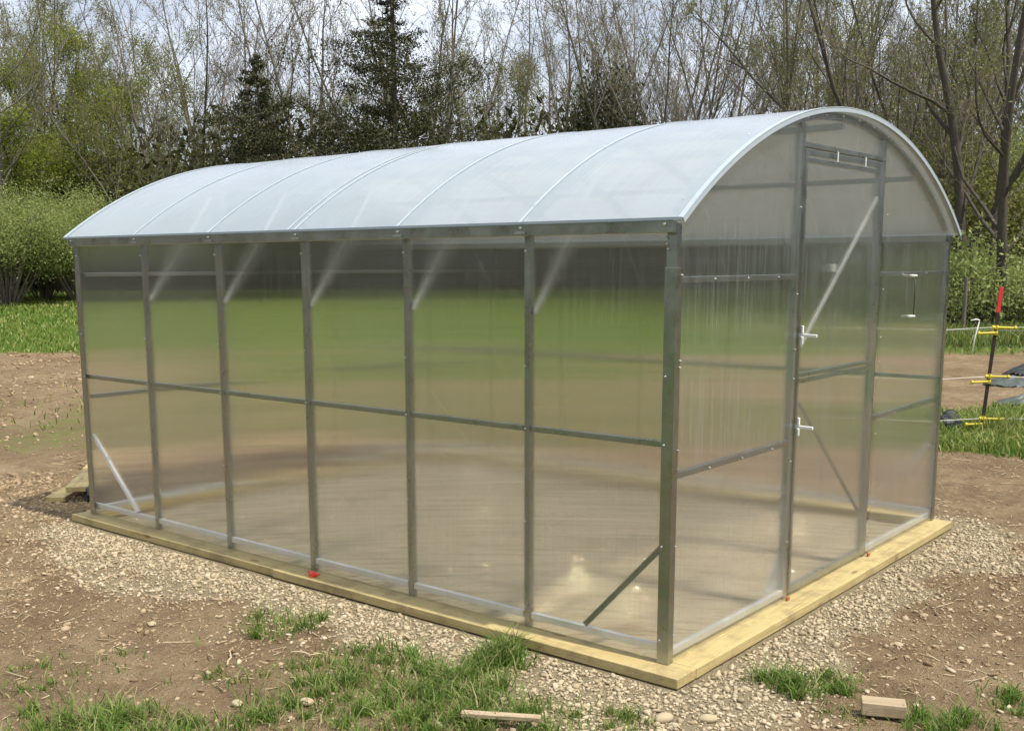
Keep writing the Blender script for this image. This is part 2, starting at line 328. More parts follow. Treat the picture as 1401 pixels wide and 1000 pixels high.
M = dict(
    side=mat_poly('polycarbonate_side', (1, 0, 0), (0, 0, 1)), end=mat_poly('polycarbonate_end', (0, 1, 0), (0, 0, 1), kd=.022, kr=.028, ior=1.5),
    roof=mat_poly('polycarbonate_roof', (1, 0, 0), 'arch', kt=.38, kd=.08, kr=.49, dcol=(.56, .645, .71), spread=14, rough=.22, mottle=.30, ior=1.5, streaky=.05, tint=(.96, .97, .95)),
    metal=mat_metal('galvanised_steel', (.40, .43, .415), .30, 1.0), brace_lit=mat_metal('lit_flange_brace', (.88, .90, .90), .5, .15), brace=mat_metal('sunlit_brace', (.60, .63, .63), .45, .6), metal_light=mat_metal('bright_galvanised_steel', (.72, .75, .76), .42, .75),  # brace colours lightened for the sun their galvanised steel reflects
    trim=mat_flat('clear_plastic_trim', (.41, .48, .53), .35, 0, .04), screw=mat_metal('zinc_screw', (.50, .52, .50), .35),
    wood_x=mat_wood('treated_pine_long', 0), wood_y=mat_wood('treated_pine_across', 1),
    wood_g=mat_wood('weathered_board', 0, (.34, .26, .17), (.5, .4, .28)),
    white=mat_flat('white_plastic', (.82, .84, .82), .4, 0, .03), black=mat_flat('black_plastic', (.03, .03, .032), .45, 0, .2),
    orange=mat_flat('orange_tape', (.42, .13, .07), .5, 0, .1), plug=mat_flat('bright_red_plastic', (.75, .07, .03), .4, 0, .05), red=mat_flat('red_plastic', (.62, .03, .04), .45, 0, .1),
    yellow=mat_flat('yellow_plastic', (.62, .50, .05), .45, 0, .1), tpost=mat_flat('dark_painted_steel', (.035, .022, .020), .5, .2, .3),
    tarp=mat_flat('grey_tarp', (.055, .07, .06), .5, 0, .35, .5, 9), darktarp=mat_flat('black_fabric', (.035, .04, .038), .6, 0, .4, .5, 14),
    bark=mat_flat('grey_bark', (.15, .13, .105), .9, 0, .3, .8, 12), bark_d=mat_flat('dark_bark', (.07, .058, .045), .9, 0, .3, .8, 12),
    twig=mat_flat('twigs', (.18, .15, .12), .9, 0, .25, 0, 3),
    ground=mat_ground(),
    stone=mat_island('crushed_limestone', [(.30, .235, .145), (.38, .31, .20), (.45, .375, .25), (.54, .46, .325), (.34, .275, .175)]),
    clod=mat_island('dry_clod', [(.16, .11, .064), (.25, .178, .104), (.31, .225, .135), (.37, .275, .17), (.43, .335, .22)], sc=18),
    straw=mat_island('dead_straw', [(.22, .16, .09), (.42, .34, .21), (.55, .46, .30), (.16, .11, .07)]),
    grass=mat_leaf('grass_blades', [(.045, .10, .013), (.085, .17, .02), (.14, .25, .035), (.21, .27, .07), (.42, .37, .19)], .3, .8),
    turf=mat_leaf('lawn_blades', [(.06, .11, .018), (.11, .19, .025), (.17, .25, .04), (.28, .32, .08), (.42, .39, .17)], .35, .9),
    olive=mat_leaf('spring_leaves', [(.11, .13, .03), (.20, .21, .055), (.30, .30, .10)], .45, .5),
    green=mat_leaf('fresh_green_leaves', [(.10, .13, .018), (.22, .27, .035), (.38, .42, .07)], .5, .35),
    shrub=mat_leaf('shrub_leaves', [(.15, .20, .05), (.29, .35, .11), (.46, .50, .20)], .5, .35),
    needle=mat_leaf('needles', [(.024, .030, .012), (.048, .055, .018), (.095, .085, .033)], .15, .5),
    brownleaf=mat_leaf('brown_thicket', [(.030, .033, .013), (.06, .062, .024), (.13, .13, .05)], .3, .3),
)

# ------------------------------------------------------------------ ground
def axis_coords(lo, hi, dlo, dhi, step, gr=1.09, mx_=5):
    a = list(np.arange(dlo, dhi, step)); s = step; x = a[-1]
    while x < hi: s = min(s*gr, mx_); x += s; a.append(x)
    s = step; x = a[0]
    while x > lo: s = min(s*gr, mx_); x -= s; a.insert(0, x)
    return np.array(a)
gx = axis_coords(-150, 130, -6.5, 2.0, .035, 1.05); gy = axis_coords(-90, 150, -2.4, 4.3, .035, 1.05)
X, Y = np.meshgrid(gx, gy); Z = ground_z(X, Y)
V = np.stack([X, Y, Z], -1).reshape(-1, 3); nx, ny = len(gx), len(gy)
ii = (np.arange(ny-1)[:, None]*nx+np.arange(nx-1)[None, :]).ravel()
ground = np_mesh('ground', V, np.stack([ii, ii+1, ii+nx+1, ii+nx], 1), M['ground'], smooth=True)
tag(ground, kind='structure')
lw, gv = zones(X.ravel(), Y.ravel())
pad = ((V[:, 0] > -4.38) & (V[:, 0] < -.03) & (V[:, 1] > .03) & (V[:, 1] < 3.3)).astype(float)
for nme, arr in (('lawn', lw), ('gravel', gv), ('pad', pad)):
    at = ground.data.attributes.new(nme, 'FLOAT', 'POINT'); at.data.foreach_set('value', arr.astype(np.float32))

# ------------------------------------------------------------------ greenhouse
Lg, Wg, Hg = 4.43, 3.31, 1.79
RA = 2.852; ZC = -.467; YM = Wg/2
def arch_z(y, off=0.0): return ZC+math.sqrt((RA+off)**2-(y-YM)**2)
gh = tag(empty('greenhouse'), 'long arched greenhouse of ribbed clear plastic on a steel frame, standing on yellow boards', 'greenhouse')
# base boards (laid flat round the perimeter)
ends = [-4.53, -2.41, .135]
for x0, x1 in ((-4.53, -2.414), (-2.409, .125)):
    MB().box(x0, x1, -.108 if x0 < -3 else -.122, .030, -.045+(-.002 if x0 < -3 else 0), 0-(.002 if x0 < -3 else 0)).build('base_board', M['wood_x'], gh, bevel=.004)
MB().box(-.040, .125, .034, 3.36, -.046, -.001).build('base_board', M['wood_y'], gh, bevel=.004)
MB().box(-4.53, -4.40, .034, 3.272, -.046, -.001).build('base_board', M['wood_y'], gh, bevel=.004)
MB().box(-4.53, -.044, 3.275, 3.40, -.046, -.001).build('base_board', M['wood_x'], gh, bevel=.004)
BAY = Lg/6
st = [-Lg+i*BAY for i in range(7)]
# side studs
for sy, y0, sgn in ((0, 0.0, 1), (1, Wg, -1)):
    for i in range(1, 6):
        b = MB(); x = st[i]
        w = .031 if i != 3 else .036
        # web faces outwards, flanges point inwards
        if sgn > 0: b.prof((x, .001, .001), (x, .001, Hg-.02), [(-w/2, 0), (w/2, 0), (w/2, .03), (w/2-.002, .03), (w/2-.002, .002), (-w/2+.002, .002), (-w/2+.002, .03), (-w/2, .03)], (1, 0, 0))
        else: b.prof((x, Wg-.001, .001), (x, Wg-.001, Hg-.02), [(-w/2, 0), (-w/2, -.03), (-w/2+.002, -.03), (-w/2+.002, -.002), (w/2-.002, -.002), (w/2-.002, -.03), (w/2, -.03), (w/2, 0)], (1, 0, 0))
        b.build('stud', M['metal'], gh)
    for i in range(6):
        x0, x1 = st[i]+.021, st[i+1]-.021
        if i == 0: x0 = st[0]+.003
        if i == 5: x1 = -.003
        ya, yb = (y0+sgn*.002, y0+sgn*.024)
        for z, h in ((.922, .026), (.058, .030)):
            b = MB(); b.box(x0, x1, min(ya, yb), max(ya, yb), z-h/2, z+h/2)
            b.build('rail', M['metal'] if z > .5 else M['metal_light'], gh, bevel=.002)
    # wall panels, outside the studs
    for i in range(6):
        x0, x1 = st[i]+(.0015), st[i+1]-(.0015)
        ya, yb = y0-sgn*.0115, y0-sgn*.0025
        MB().box(x0, x1, min(ya, yb), max(ya, yb), .004, Hg-.012).build('wall_panel', M['side'], gh)
    # eave beam
    ya, yb = y0-sgn*.047, y0-sgn*.0135
    b = MB()
    yo, yi = y0-sgn*.048, y0-sgn*.015
    b.add([(x, y, z) for x in (-Lg-.02, .012) for y, z in ((yo, 1.812), (yo+sgn*.001, 1.764), (yi, 1.762), (yi, 1.812))],
          [(0, 1, 2, 3), (7, 6, 5, 4), (0, 4, 5, 1), (1, 5, 6, 2), (2, 6, 7, 3), (3, 7, 4, 0)])
    b.build('eave_beam', M['metal'], gh, bevel=.002)
    MB().box(-Lg+.003, -.003, min(y0+sgn*.032, y0+sgn*.004), max(y0+sgn*.032, y0+sgn*.004), Hg-.018, Hg+.012).build('top_rail', M['metal'], gh)
# corner posts: outer angle with a narrower upper piece
for cx, cyy, sx, sy in ((0, 0, 1, -1), (0, Wg, 1, 1), (-Lg, 0, -1, -1), (-Lg, Wg, -1, 1)):
    def angle(w1, w2, o, t, z0, z1):
        # legs reach inwards from the outer corner
        X0 = cx+sx*o; Y0 = cyy+sy*o
        p = [(X0, Y0), (X0-sx*w1, Y0), (X0-sx*w1, Y0-sy*t), (X0-sx*t, Y0-sy*t), (X0-sx*t, Y0-sy*w2), (X0, Y0-sy*w2)]
        n = 6
        vs = [(a, b_, z) for z in (z0, z1) for a, b_ in p]
        return vs, [(i, (i+1) % n, n+(i+1) % n, n+i) for i in range(n)]+[tuple(range(n)), tuple(range(n, 2*n))[::-1]]
    b = MB(); b.add(*angle(.054, .042, .016, .0025, .001, 1.63)); b.add(*angle(.046, .034, .0128, .002, 1.02, 1.80))
    b.build('corner_post', M['metal'], gh, bevel=.0008)
# arch ribs under the roof
def arch_strip(x0, x1, r_out, r_in, ya, yb, n=36):
    """solid arched strip between two radii"""
    b = MB(); vs = []; fs = []
    ta = math.asin((ya-YM)/RA); tb = math.asin((yb-YM)/RA)
    for k in range(n+1):
        t = ta+(tb-ta)*k/n; s_, c_ = math.sin(t), math.cos(t)
        for x, r in ((x0, r_out), (x1, r_out), (x1, r_in), (x0, r_in)): vs.append((x, YM+r*s_, ZC+r*c_))
    for k in range(n):
        a = 4*k
        for j in range(4): fs.append((a+j, a+(j+1) % 4, a+4+(j+1) % 4, a+4+j))
    fs.append((3, 2, 1, 0)); fs.append((4*n, 4*n+1, 4*n+2, 4*n+3)); return b.add(vs, fs)
E0, E1 = .004, Wg-.004
for i in range(7):
    x = st[i]
    if i == 0: x0, x1 = x+.001, x+.034
    elif i == 6: x0, x1 = -.034, -.001
    else: x0, x1 = x-.017, x+.017
    arch_strip(x0, x1, RA-.013, RA-.048, .02, Wg-.02).build('arch_rib', M['metal'], gh, smooth=False)
# roof panels and seams
for i in range(6):
    x0, x1 = st[i]+.002, st[i+1]-.002
    if i == 0: x0 = -Lg-.055
    if i == 5: x1 = .055
    arch_strip(x0, x1, RA, RA-.010, -.052, Wg+.052, 48).build('roof_panel', M['roof'], gh, smooth=False)
for i in range(1, 6):
    w = .008
    arch_strip(st[i]-w, st[i]+w, RA+.004, RA+.0012, -.052, Wg+.052, 48).build('roof_seam_strip', M['trim'], gh)
    if False: arch_strip(st[i]+.05, st[i]+.062, RA+.004, RA+.0012, -.052, Wg+.052, 48).build('roof_seam_strip', M['trim'], gh)
    if i == 3: arch_strip(st[i]-.062, st[i]-.05, RA+.0035, RA+.0012, -.052, Wg+.052, 48).build('roof_seam_strip', M['trim'], gh)
for x0, x1 in ((-Lg-.062, -Lg-.030), (.038, .062)):
    arch_strip(x0, x1, RA+.0045, RA+.0012, -.054, Wg+.054, 48).build('roof_edge_trim', M['trim'], gh)
    xe = x1 if x1 > 0 else x0
    arch_strip(min(xe, xe-.003*(1 if x1 > 0 else -1)), max(xe, xe-.003*(1 if x1 > 0 else -1)), RA-.001, RA-.019, -.054, Wg+.054, 48).build('roof_edge_trim', M['trim'], gh)
# narrow bright drip edge of the roof sheet along both eaves
for y in (-.0585, Wg+.0545):
    MB().box(-Lg-.056, .056, y, y+.004, 1.811, 1.822).build('roof_drip_edge', M['trim'], gh)
# purlins
for y in (.62, YM, Wg-.62):
    z = arch_z(y, -.052); MB().box(-Lg+.036, -.036, y-.016, y+.016, z-.03, z).build('purlin', M['metal'], gh)
# end walls
JL, JR = 1.145, 2.165          # door jambs
def wall_poly(x0, x1, ya, yb, zb, n=14, off=-.0115, mat=None, name='wall_panel'):
    pts = [(ya, zb), (yb, zb)]+[(yb+(ya-yb)*k/n, min(arch_z(yb+(ya-yb)*k/n, off), 99)) for k in range(n+1)]
    m_ = len(pts); vs = [(x, y, z) for x in (x0, x1) for y, z in pts]
    fs = [tuple(range(m_))[::-1], tuple(range(m_, 2*m_))]+[(i, (i+1) % m_, m_+(i+1) % m_, m_+i) for i in range(m_)]
    return MB().add(vs, fs).build(name, mat or M['end'], gh)
ZT = 2.192
for xs, sgn in ((0.0, 1), (-Lg, -1)):
    xa, xb = sorted((xs+sgn*.0025, xs+sgn*.0115))
    wall_poly(xa, xb, .002, JL-.030, .004); wall_poly(xa, xb, JR+.032, Wg-.002, .004)
    wall_poly(xa, xb, JL-.027, JR+.029, ZT-.010, 10)
    xi, xo = sorted((xs-sgn*.036, xs-sgn*.001))
    for y in (JL, JR):
        b = MB(); top = arch_z(y, -.05)
        sd_ = (0, 1, 0)
        yq0, yq1 = (y-.028, y+.018) if y == JL else (y-.018, y+.028)
        b.box(xi, xo, yq0, yq1, .001, top); b.build('door_jamb', M['metal'], gh, bevel=.002)
    # header (two thin lit edges with a dark channel between)
    b = MB(); b.box(xi, xo, JL+.019, JR-.019, ZT-.012, ZT+.012)
    b.build('header', M['metal'], gh, bevel=.002)
    for ya, yb in ((.004, JL-.029), (JR+.029, Wg-.004)):
        for z, h in ((.788, .028), (1.582, .024), (.034, .03)):
            mt = M['metal'] if z > .1 else M['metal_light']
            b = MB(); xj, xk = sorted((xs-sgn*.025, xs-sgn*.002)); yy0, yy1 = ya, yb
            if z < .1 : yy0, yy1 = ya+.028*(ya < 1), yb-.028*(yb > 3)
            b.box(xj, xk, max(yy0, .03) if ya < 1 else yy0, min(yy1, Wg-.03), z-h/2, z+h/2); b.build('rail', mt, gh, bevel=.002)
# corner braces
def flat(p0, p1, w, t, side, name='brace', mat='brace', par=None):
    return MB().bar(p0, p1, w, t, side).build(name, M[mat], par or gh, bevel=.0015)
flat((-.03, .007, .50), (-.42, .007, .078), .026, .004, (0, 0, 1), mat='metal')
flat((-Lg+.03, .012, .535), (-3.915, .012, .078), .020, .020, (0, 0, 1), mat='brace_lit')  # whitened colour stands in for light caught by the flange
flat((-.03, Wg-.030, .50), (-.42, Wg-.030, .078), .030, .004, (0, 0, 1)); flat((-Lg+.04, Wg-.030, .535), (-3.915, Wg-.030, .078), .028, .004, (0, 0, 1))
# small gusset at the foot of the left jamb
MB().add([(x, y, z) for x in (-.04, -.037) for y, z in ((.98, .05), (1.112, .05), (1.112, .235))], [(0, 1, 2), (5, 4, 3), (0, 3, 4, 1), (1, 4, 5, 2), (2, 5, 3, 0)]).build('gusset', M['metal_light'], gh)
# knee braces from stud to rib
for i in range(1, 6):
    x = st[i]
    for y0, s in ((.0, 1), (Wg, -1)):
        flat((x+.026, y0+s*.020, 1.43), (x+.026, y0+s*.50, 2.065), .004, .022, (1, 0, 0), 'knee_brace')
# door
def door(xs, sgn):
    d = MB(); y0, y1, z0, z1 = JL+.022, JR-.022, .020, ZT-.020
    xi, xo = sorted((xs-sgn*.030, xs-sgn*.001)); w = .030
    r_ = empty('door', (0, 0, 0)); r_.parent = gh
    for a, b_, c, e in ((y0, y0+w, z0, z1), (y1-w, y1, z0, z1)): d.box(xi, xo, a, b_, c, e)
    for z, h in ((z0+.015, .03), (1.108, .020), (1.076, .016), (z1-.012, .024), (z1-.048, .020)): d.box(xi, xo, y0+w+.0005, y1-w-.0005, z-h/2, z+h/2)
    d.build('door_frame', M['metal'], r_, bevel=.0015)
    xa, xb = sorted((xs+sgn*.0025, xs+sgn*.0105))
    MB().box(xa, xb, y0-.006, y1+.006, z0, z1).build('door_panel', M['end'], r_)
    xm = xs-sgn*.006
    flat((xm, y1-.036, 1.985), (xm, y0+.040, 1.245), .026, .004, (0, 0, 1), 'door_brace', 'brace', r_)
    flat((xm, y0+.040, .975), (xm, y1-.040, .245), .024, .004, (0, 0, 1), 'door_brace', 'metal', r_)
    if sgn > 0:
        for z in (1.305, .862):
            b = MB(); b.bar((xs-.03, y0+.005, z), (xs+.088, y0+.015, z-.004), .016, .012, (0, 0, 1)); b.box(xs+.012, xs+.024, y0-.004, y0+.010, z-.045, z-.0085); b.box(xs+.012, xs+.024, y0-.004, y0+.010, z+.0085, z+.045)
            b.build('latch_handle', M['white'], r_, bevel=.003)
        # ties on the header and the brace
        for yy in (1.50, 1.86): MB().box(xs+.012, xs+.016, yy, yy+.010, ZT-.060, ZT-.012).build('plastic_clip', M['white'], r_)
        MB().box(-.05, -.036, 1.63, 1.655, 1.60, 1.64).build('plastic_clip', M['white'], r_)
door(0.0, 1)
# pull rod on the pane right of the door
pr = MB().tube([(.035, 2.655, 1.565), (.035, 2.655, 1.345)], .003, 8).build('pull_rod', M['black'], gh, smooth=True)
for z in (1.570, 1.338):
    for yy in (2.615, 2.655):
        MB().tube([(.012, yy, z), (.03, yy, z), (.044, yy, z)], [.007, .008, .005], 10).build('rod_knob', M['white'], gh, smooth=True)
# orange shims under the jambs, red cap on the front board
for y in (JL-.02, JR+.02): MB().box(.0165, .026, y-.014, y+.014, .0008, .018).build('orange_shim', M['orange'], gh)
# screws with washers
sc_ = MB()
def screw(x, y, z, nrm, r=.0055):
    n_ = Vector(nrm); p = Vector((x, y, z)); sc_.tube([p, p+n_*.003, p+n_*.0032, p+n_*.008], [r, r, r*.6, r*.45], 8)
for i in range(0, 7):
    x = min(max(st[i], -Lg+.02), -.025)
    yf = -.0118 if 0 < i < 6 else -.0162
    for z in (.10, .50, .922, 1.20, 1.70): screw(x, yf, z, (0, -1, 0))
    screw(x, -.0485, 1.795, (0, -1, 0), .008)
for x in [st[5]+k*.245 for k in ()]: screw(x, -.0118, .922, (0, -1, 0), .006)
for y in (.3, .6, .9, 2.5, 2.9):
    for z in (.788, 1.582): screw(.0118, y, z, (1, 0, 0), .0042)
for z in (.3, .7, 1.1, 1.24, 1.5, 1.9):
    for y in (JL-.04, JR+.044): screw(.0118, y, z, (1, 0, 0), .0042)
for z in (.12, .5, .9, 1.235, 1.262, 1.6): screw(.0163, .022, z, (1, 0, 0), .0042)
for z in (1.765, 1.745, 1.72): screw(-.03, -.0162, z, (0, -1, 0), .005)
for k in range(16):
    y = .12+k*(Wg-.24)/15; z = arch_z(y, -.033); screw(.0118, y, z, (1, 0, 0), .0042)
for i in range(7):
    xr = min(max(st[i], -Lg-.02), .035)
    for k in range(7):
        y = .05+k*(Wg-.10)/6; t = math.asin((y-YM)/RA); nv = Vector((0, math.sin(t), math.cos(t))); z = arch_z(y, .0046)
        screw(xr, y, z, nv, .0022)
so_ = sc_.build('screws', M['screw'], gh, smooth=True); so_['kind'] = 'stuff'
# stud-to-eave clip plates
for i in range(1, 6):
    MB().box(st[i]-.03, st[i]+.03, -.0535, -.049, 1.772, 1.782).build('eave_clip', M['screw'], gh)

# ------------------------------------------------------------------ scatter helpers
rng = np.random.default_rng(7)
def ico():
    t = (1+5**.5)/2
    v = np.array([(-1, t, 0), (1, t, 0), (-1, -t, 0), (1, -t, 0), (0, -1, t), (0, 1, t), (0, -1, -t), (0, 1, -t), (t, 0, -1), (t, 0, 1), (-t, 0, -1), (-t, 0, 1)], float); v /= np.linalg.norm(v[0])
    f = np.array([(0, 11, 5), (0, 5, 1), (0, 1, 7), (0, 7, 10), (0, 10, 11), (1, 5, 9), (5, 11, 4), (11, 10, 2), (10, 7, 6), (7, 1, 8), (3, 9, 4), (3, 4, 2), (3, 2, 6), (3, 6, 8), (3, 8, 9), (4, 9, 5), (2, 4, 11), (6, 2, 10), (8, 6, 7), (9, 8, 1)])
    return v, f
IV, IF = ico()
def rand_rot(n):
    q = rng.normal(size=(n, 4)); q /= np.linalg.norm(q, axis=1)[:, None]; w, x, y, z = q.T
    return np.stack([np.stack([1-2*(y*y+z*z), 2*(x*y-w*z), 2*(x*z+w*y)], -1), np.stack([2*(x*y+w*z), 1-2*(x*x+z*z), 2*(y*z-w*x)], -1), np.stack([2*(x*z-w*y), 2*(y*z+w*x), 1-2*(x*x+y*y)], -1)], 1)
def stones(name, xs, ys, size, mat, sink=.25, flat_=.7, parent=None):
    n = len(xs); base = IV[None]*(1+rng.uniform(-.42, .42, (n, 12, 1)))
    sc3 = np.stack([rng.uniform(.7, 1.3, n), rng.uniform(.55, 1., n), rng.uniform(.35, .8, n)], 1)*size[:, None]
    v = np.einsum('nij,nkj->nki', rand_rot(n), base*sc3[:, None]); v[..., 2] *= flat_
    z = ground_z(xs, ys)+size*(.5-sink)
    v += np.stack([xs, ys, z], 1)[:, None]
    f = IF[None]+(np.arange(n)*12)[:, None, None]
    return np_mesh(name, v.reshape(-1, 3), f.reshape(-1, 3), mat, parent)
def outside_boards(x, y, m_=.0):
    inb = (x > -4.53-m_) & (x < .137+m_) & (y > -.135-m_) & (y < 3.44+m_)
    inn = (x > -4.345+m_) & (x < -.052-m_) & (y > .052+m_) & (y < 3.262-m_)
    return ~inb | inn
# gravel
n = 150000
x = rng.uniform(-5.6, 1.5, n); y = rng.uniform(-1.3, 4.2, n); lw, gv = zones(x, y)
keep = (rng.random(n) < gv**1.3*1.0+.03) & outside_boards(x, y, .012)
inside = (x > -4.3) & (x < 0) & (y > .1) & (y < 3.2); keep &= (~inside | (rng.random(n) < .2)); keep &= (y < 3.3) | (rng.random(n) < .5)
x, y = x[keep], y[keep]; s = rng.lognormal(math.log(.0080), .40, len(x)).clip(.004, .022)
tag(stones('gravel', x, y, s, M['stone']), 'pale crushed limestone gravel spread round the boards of the greenhouse', 'gravel', kind='stuff')
# clods of soil and pebbles
n = 60000
x = rng.uniform(-6.5, 2, n); y = rng.uniform(-2.4, 3.6, n)
x2 = rng.uniform(-22, -4, 24000); y2 = rng.uniform(-1, 14, 24000); x = np.append(x, x2); y = np.append(y, y2)
lw, gv = zones(x, y); D, Lt = depth_lat(x, y)
cl = fbm(x*1.1, y*1.1, 3, 40)
keep = (rng.random(len(x)) < (1-lw)*(1-gv*.85)*(.75+2.4*cl)) & outside_boards(x, y, .02)
x, y, D = x[keep], y[keep], D[keep]; s = rng.lognormal(math.log(.0062), .52, len(x)).clip(.003, .034)*(1+.11*(D-4).clip(0, 20)); s = np.where(D > 8, s*1.25, s)
tag(stones('soil_clods', x, y, s, M['clod'], sink=.45), 'dry brown clods and crumbs of soil on the bare ground', 'soil', kind='stuff')
# straw, roots and wood chips
n = 32000
x = rng.uniform(-7, 2, n); y = rng.uniform(-2.6, 8, n); lw, gv = zones(x, y); cl = fbm(x*1.3, y*1.3, 3, 61)
keep = (rng.random(n) < (.25+1.4*cl).clip(.05, 1)*(1-gv*.7)*(1-.7*lw)) & outside_boards(x, y, .05); x, y = x[keep], y[keep]; n = len(x)
a = rng.uniform(0, 2*math.pi, n); ln = rng.lognormal(math.log(.035), .5, n).clip(.012, .14)/2; wd = rng.uniform(.0008, .0026, n)
z = ground_z(x, y)+.006
dx, dy = np.cos(a)*ln, np.sin(a)*ln; px, py = -np.sin(a)*wd, np.cos(a)*wd; tz = rng.uniform(-.010, .014, n); hz = rng.uniform(.002, .005, n)
V = np.stack([np.stack([x-dx-px, y-dy-py, z-tz], 1), np.stack([x+dx-px, y+dy-py, z+tz], 1), np.stack([x+dx+px, y+dy+py, z+tz], 1), np.stack([x-dx+px, y-dy+py, z-tz], 1),
              np.stack([x-dx, y-dy, z-tz+hz], 1), np.stack([x+dx, y+dy, z+tz+hz], 1)], 1)
b6 = (np.arange(n)*6)[:, None]
F = np.concatenate([b6+np.array([[0, 1, 5, 4]]), b6+np.array([[2, 3, 4, 5]]), b6+np.array([[0, 3, 2, 1]])], 0)
tag(np_mesh('straw_litter', V.reshape(-1, 3), F, M['straw']), 'dead straw stems and root bits strewn over the bare soil', 'litter', kind='stuff')

def blades(name, x, y, h, w, mat, lean=.5, parent=None, z0=None):
    """curved blades: 5 vertices, a quad and a tip"""
    n = len(x); a = rng.uniform(0, 2*math.pi, n); la = rng.uniform(0, 2*math.pi, n); le = rng.uniform(.1, lean, n)*h*1.3
    z = ground_z(x, y)-.004 if z0 is None else z0
    cx, cy_ = np.cos(a)*w/2, np.sin(a)*w/2; lx, ly = np.cos(la)*le, np.sin(la)*le
    V = np.stack([np.stack([x-cx, y-cy_, z], 1), np.stack([x+cx, y+cy_, z], 1),
                  np.stack([x+cx*.8+lx*.3, y+cy_*.8+ly*.3, z+h*.55], 1), np.stack([x-cx*.8+lx*.3, y-cy_*.8+ly*.3, z+h*.55], 1),
                  np.stack([x+lx, y+ly, z+h*rng.uniform(.7, 1, n)], 1)], 1)
    b = (np.arange(n)*5)[:, None]
    F = np.concatenate([b+np.array([[0, 1, 2]]), b+np.array([[0, 2, 3]]), b+np.array([[3, 2, 4]])], 0)
    return np_mesh(name, V.reshape(-1, 3), F, mat, parent)
# foreground grass patches (centre, radius, blade count, height)
patches = [(-1.73, -.62, .15, 500, .075), (-1.44, -1.19, .10, 150, .05), (-1.2, -.83, .14, 350, .06), (-.95, -1.1, .22, 900, .07), (-.9, -1.35, .2, 700, .06),
           (-1.02, -.66, .16, 600, .08), (-.73, -.98, .22, 1300, .07), (-.70, -.64, .17, 1100, .085), (-.45, -.98, .22, 1400, .075), (-.62, -.47, .13, 900, .09),
           (-.60, -.30, .10, 600, .11), (-.66, -.20, .06, 300, .10), (-.50, -.62, .15, 900, .08), (-.35, -.78, .16, 900, .07), (-.22, -.62, .10, 300, .06), (-.05, -.62, .13, 350, .05),
           (-1.52, -1.84, .2, 1000, .075), (-1.32, -1.72, .17, 900, .08), (-1.12, -1.6, .15, 500, .06), (.16, -.5, .08, 220, .06), (.38, .22, .09, 420, .075),
           (.50, .22, .10, 600, .075), (.60, .36, .10, 420, .06), (1.02, .2, .10, 500, .065), (1.12, .32, .09, 400, .07), (1.17, .68, .10, 350, .055), (1.24, .60, .08, 200, .05),
           (-1.95, -1.5, .25, 260, .04), (-.1, -.85, .2, 700, .06), (.75, .12, .12, 160, .04), (-2.2, -1.9, .3, 400, .045), (-1.0, -2.1, .5, 1500, .07), (1.5, -.2, .4, 900, .06)]
xs, ys, hs = [], [], []
for cx0, cy0, r0, k, h in patches:
    k = int(k*1.0); rad = r0*1.25*rng.random(k)**.6; th = rng.uniform(0, 2*math.pi, k)
    # tufted: pull blades towards a few tuft centres
    nt_ = max(3, int(r0*45)); tc_ = np.stack([rng.normal(0, r0*.6, nt_), rng.normal(0, r0*.6, nt_)], 1); pick = rng.integers(0, nt_, k)
    px_ = np.where(rng.random(k) < .78, tc_[pick, 0]+rng.normal(0, .013, k), rad*np.cos(th)); py_ = np.where(rng.random(k) < .7, tc_[pick, 1]+rng.normal(0, .013, k), rad*np.sin(th))
    xs.append(cx0+px_); ys.append(cy0+py_); hs.append(.92*h*rng.lognormal(-.25, .42, k).clip(.25, 1.7))
xs, ys, hs = map(np.concatenate, (xs, ys, hs)); ok = outside_boards(xs, ys, .01); xs, ys, hs = xs[ok], ys[ok], hs[ok]
tag(blades('grass', xs, ys, hs, rng.uniform(.0028, .0070, len(xs)), M['grass'], 1.0), 'rough tufts of green grass in the bare soil before the boards', 'grass', kind='stuff')
# lawns
def lawn_pts(n, d0, d1, l0, l1):
    D = rng.uniform(d0, d1, n); Lt = rng.uniform(l0, l1, n); x, y = yard(D, Lt); lw, gv = zones(x, y); k = rng.random(n) < lw; return x[k], y[k], D[k]
P1 = [lawn_pts(60000, 18, 45, -26, -5), lawn_pts(36000, 11, 45, -9, 13), lawn_pts(26000, 9.2, 13, 3.2, 7.5), lawn_pts(22000, 20, 36, 6, 20)]
x, y, D = (np.concatenate([p[i] for p in P1]) for i in range(3))
tag(blades('lawn_grass', x, y, rng.uniform(.04, .13, len(x)), .006+.0009*D, M['turf'], .9), 'bright green rough lawn beyond the bare soil', 'lawn', kind='stuff')

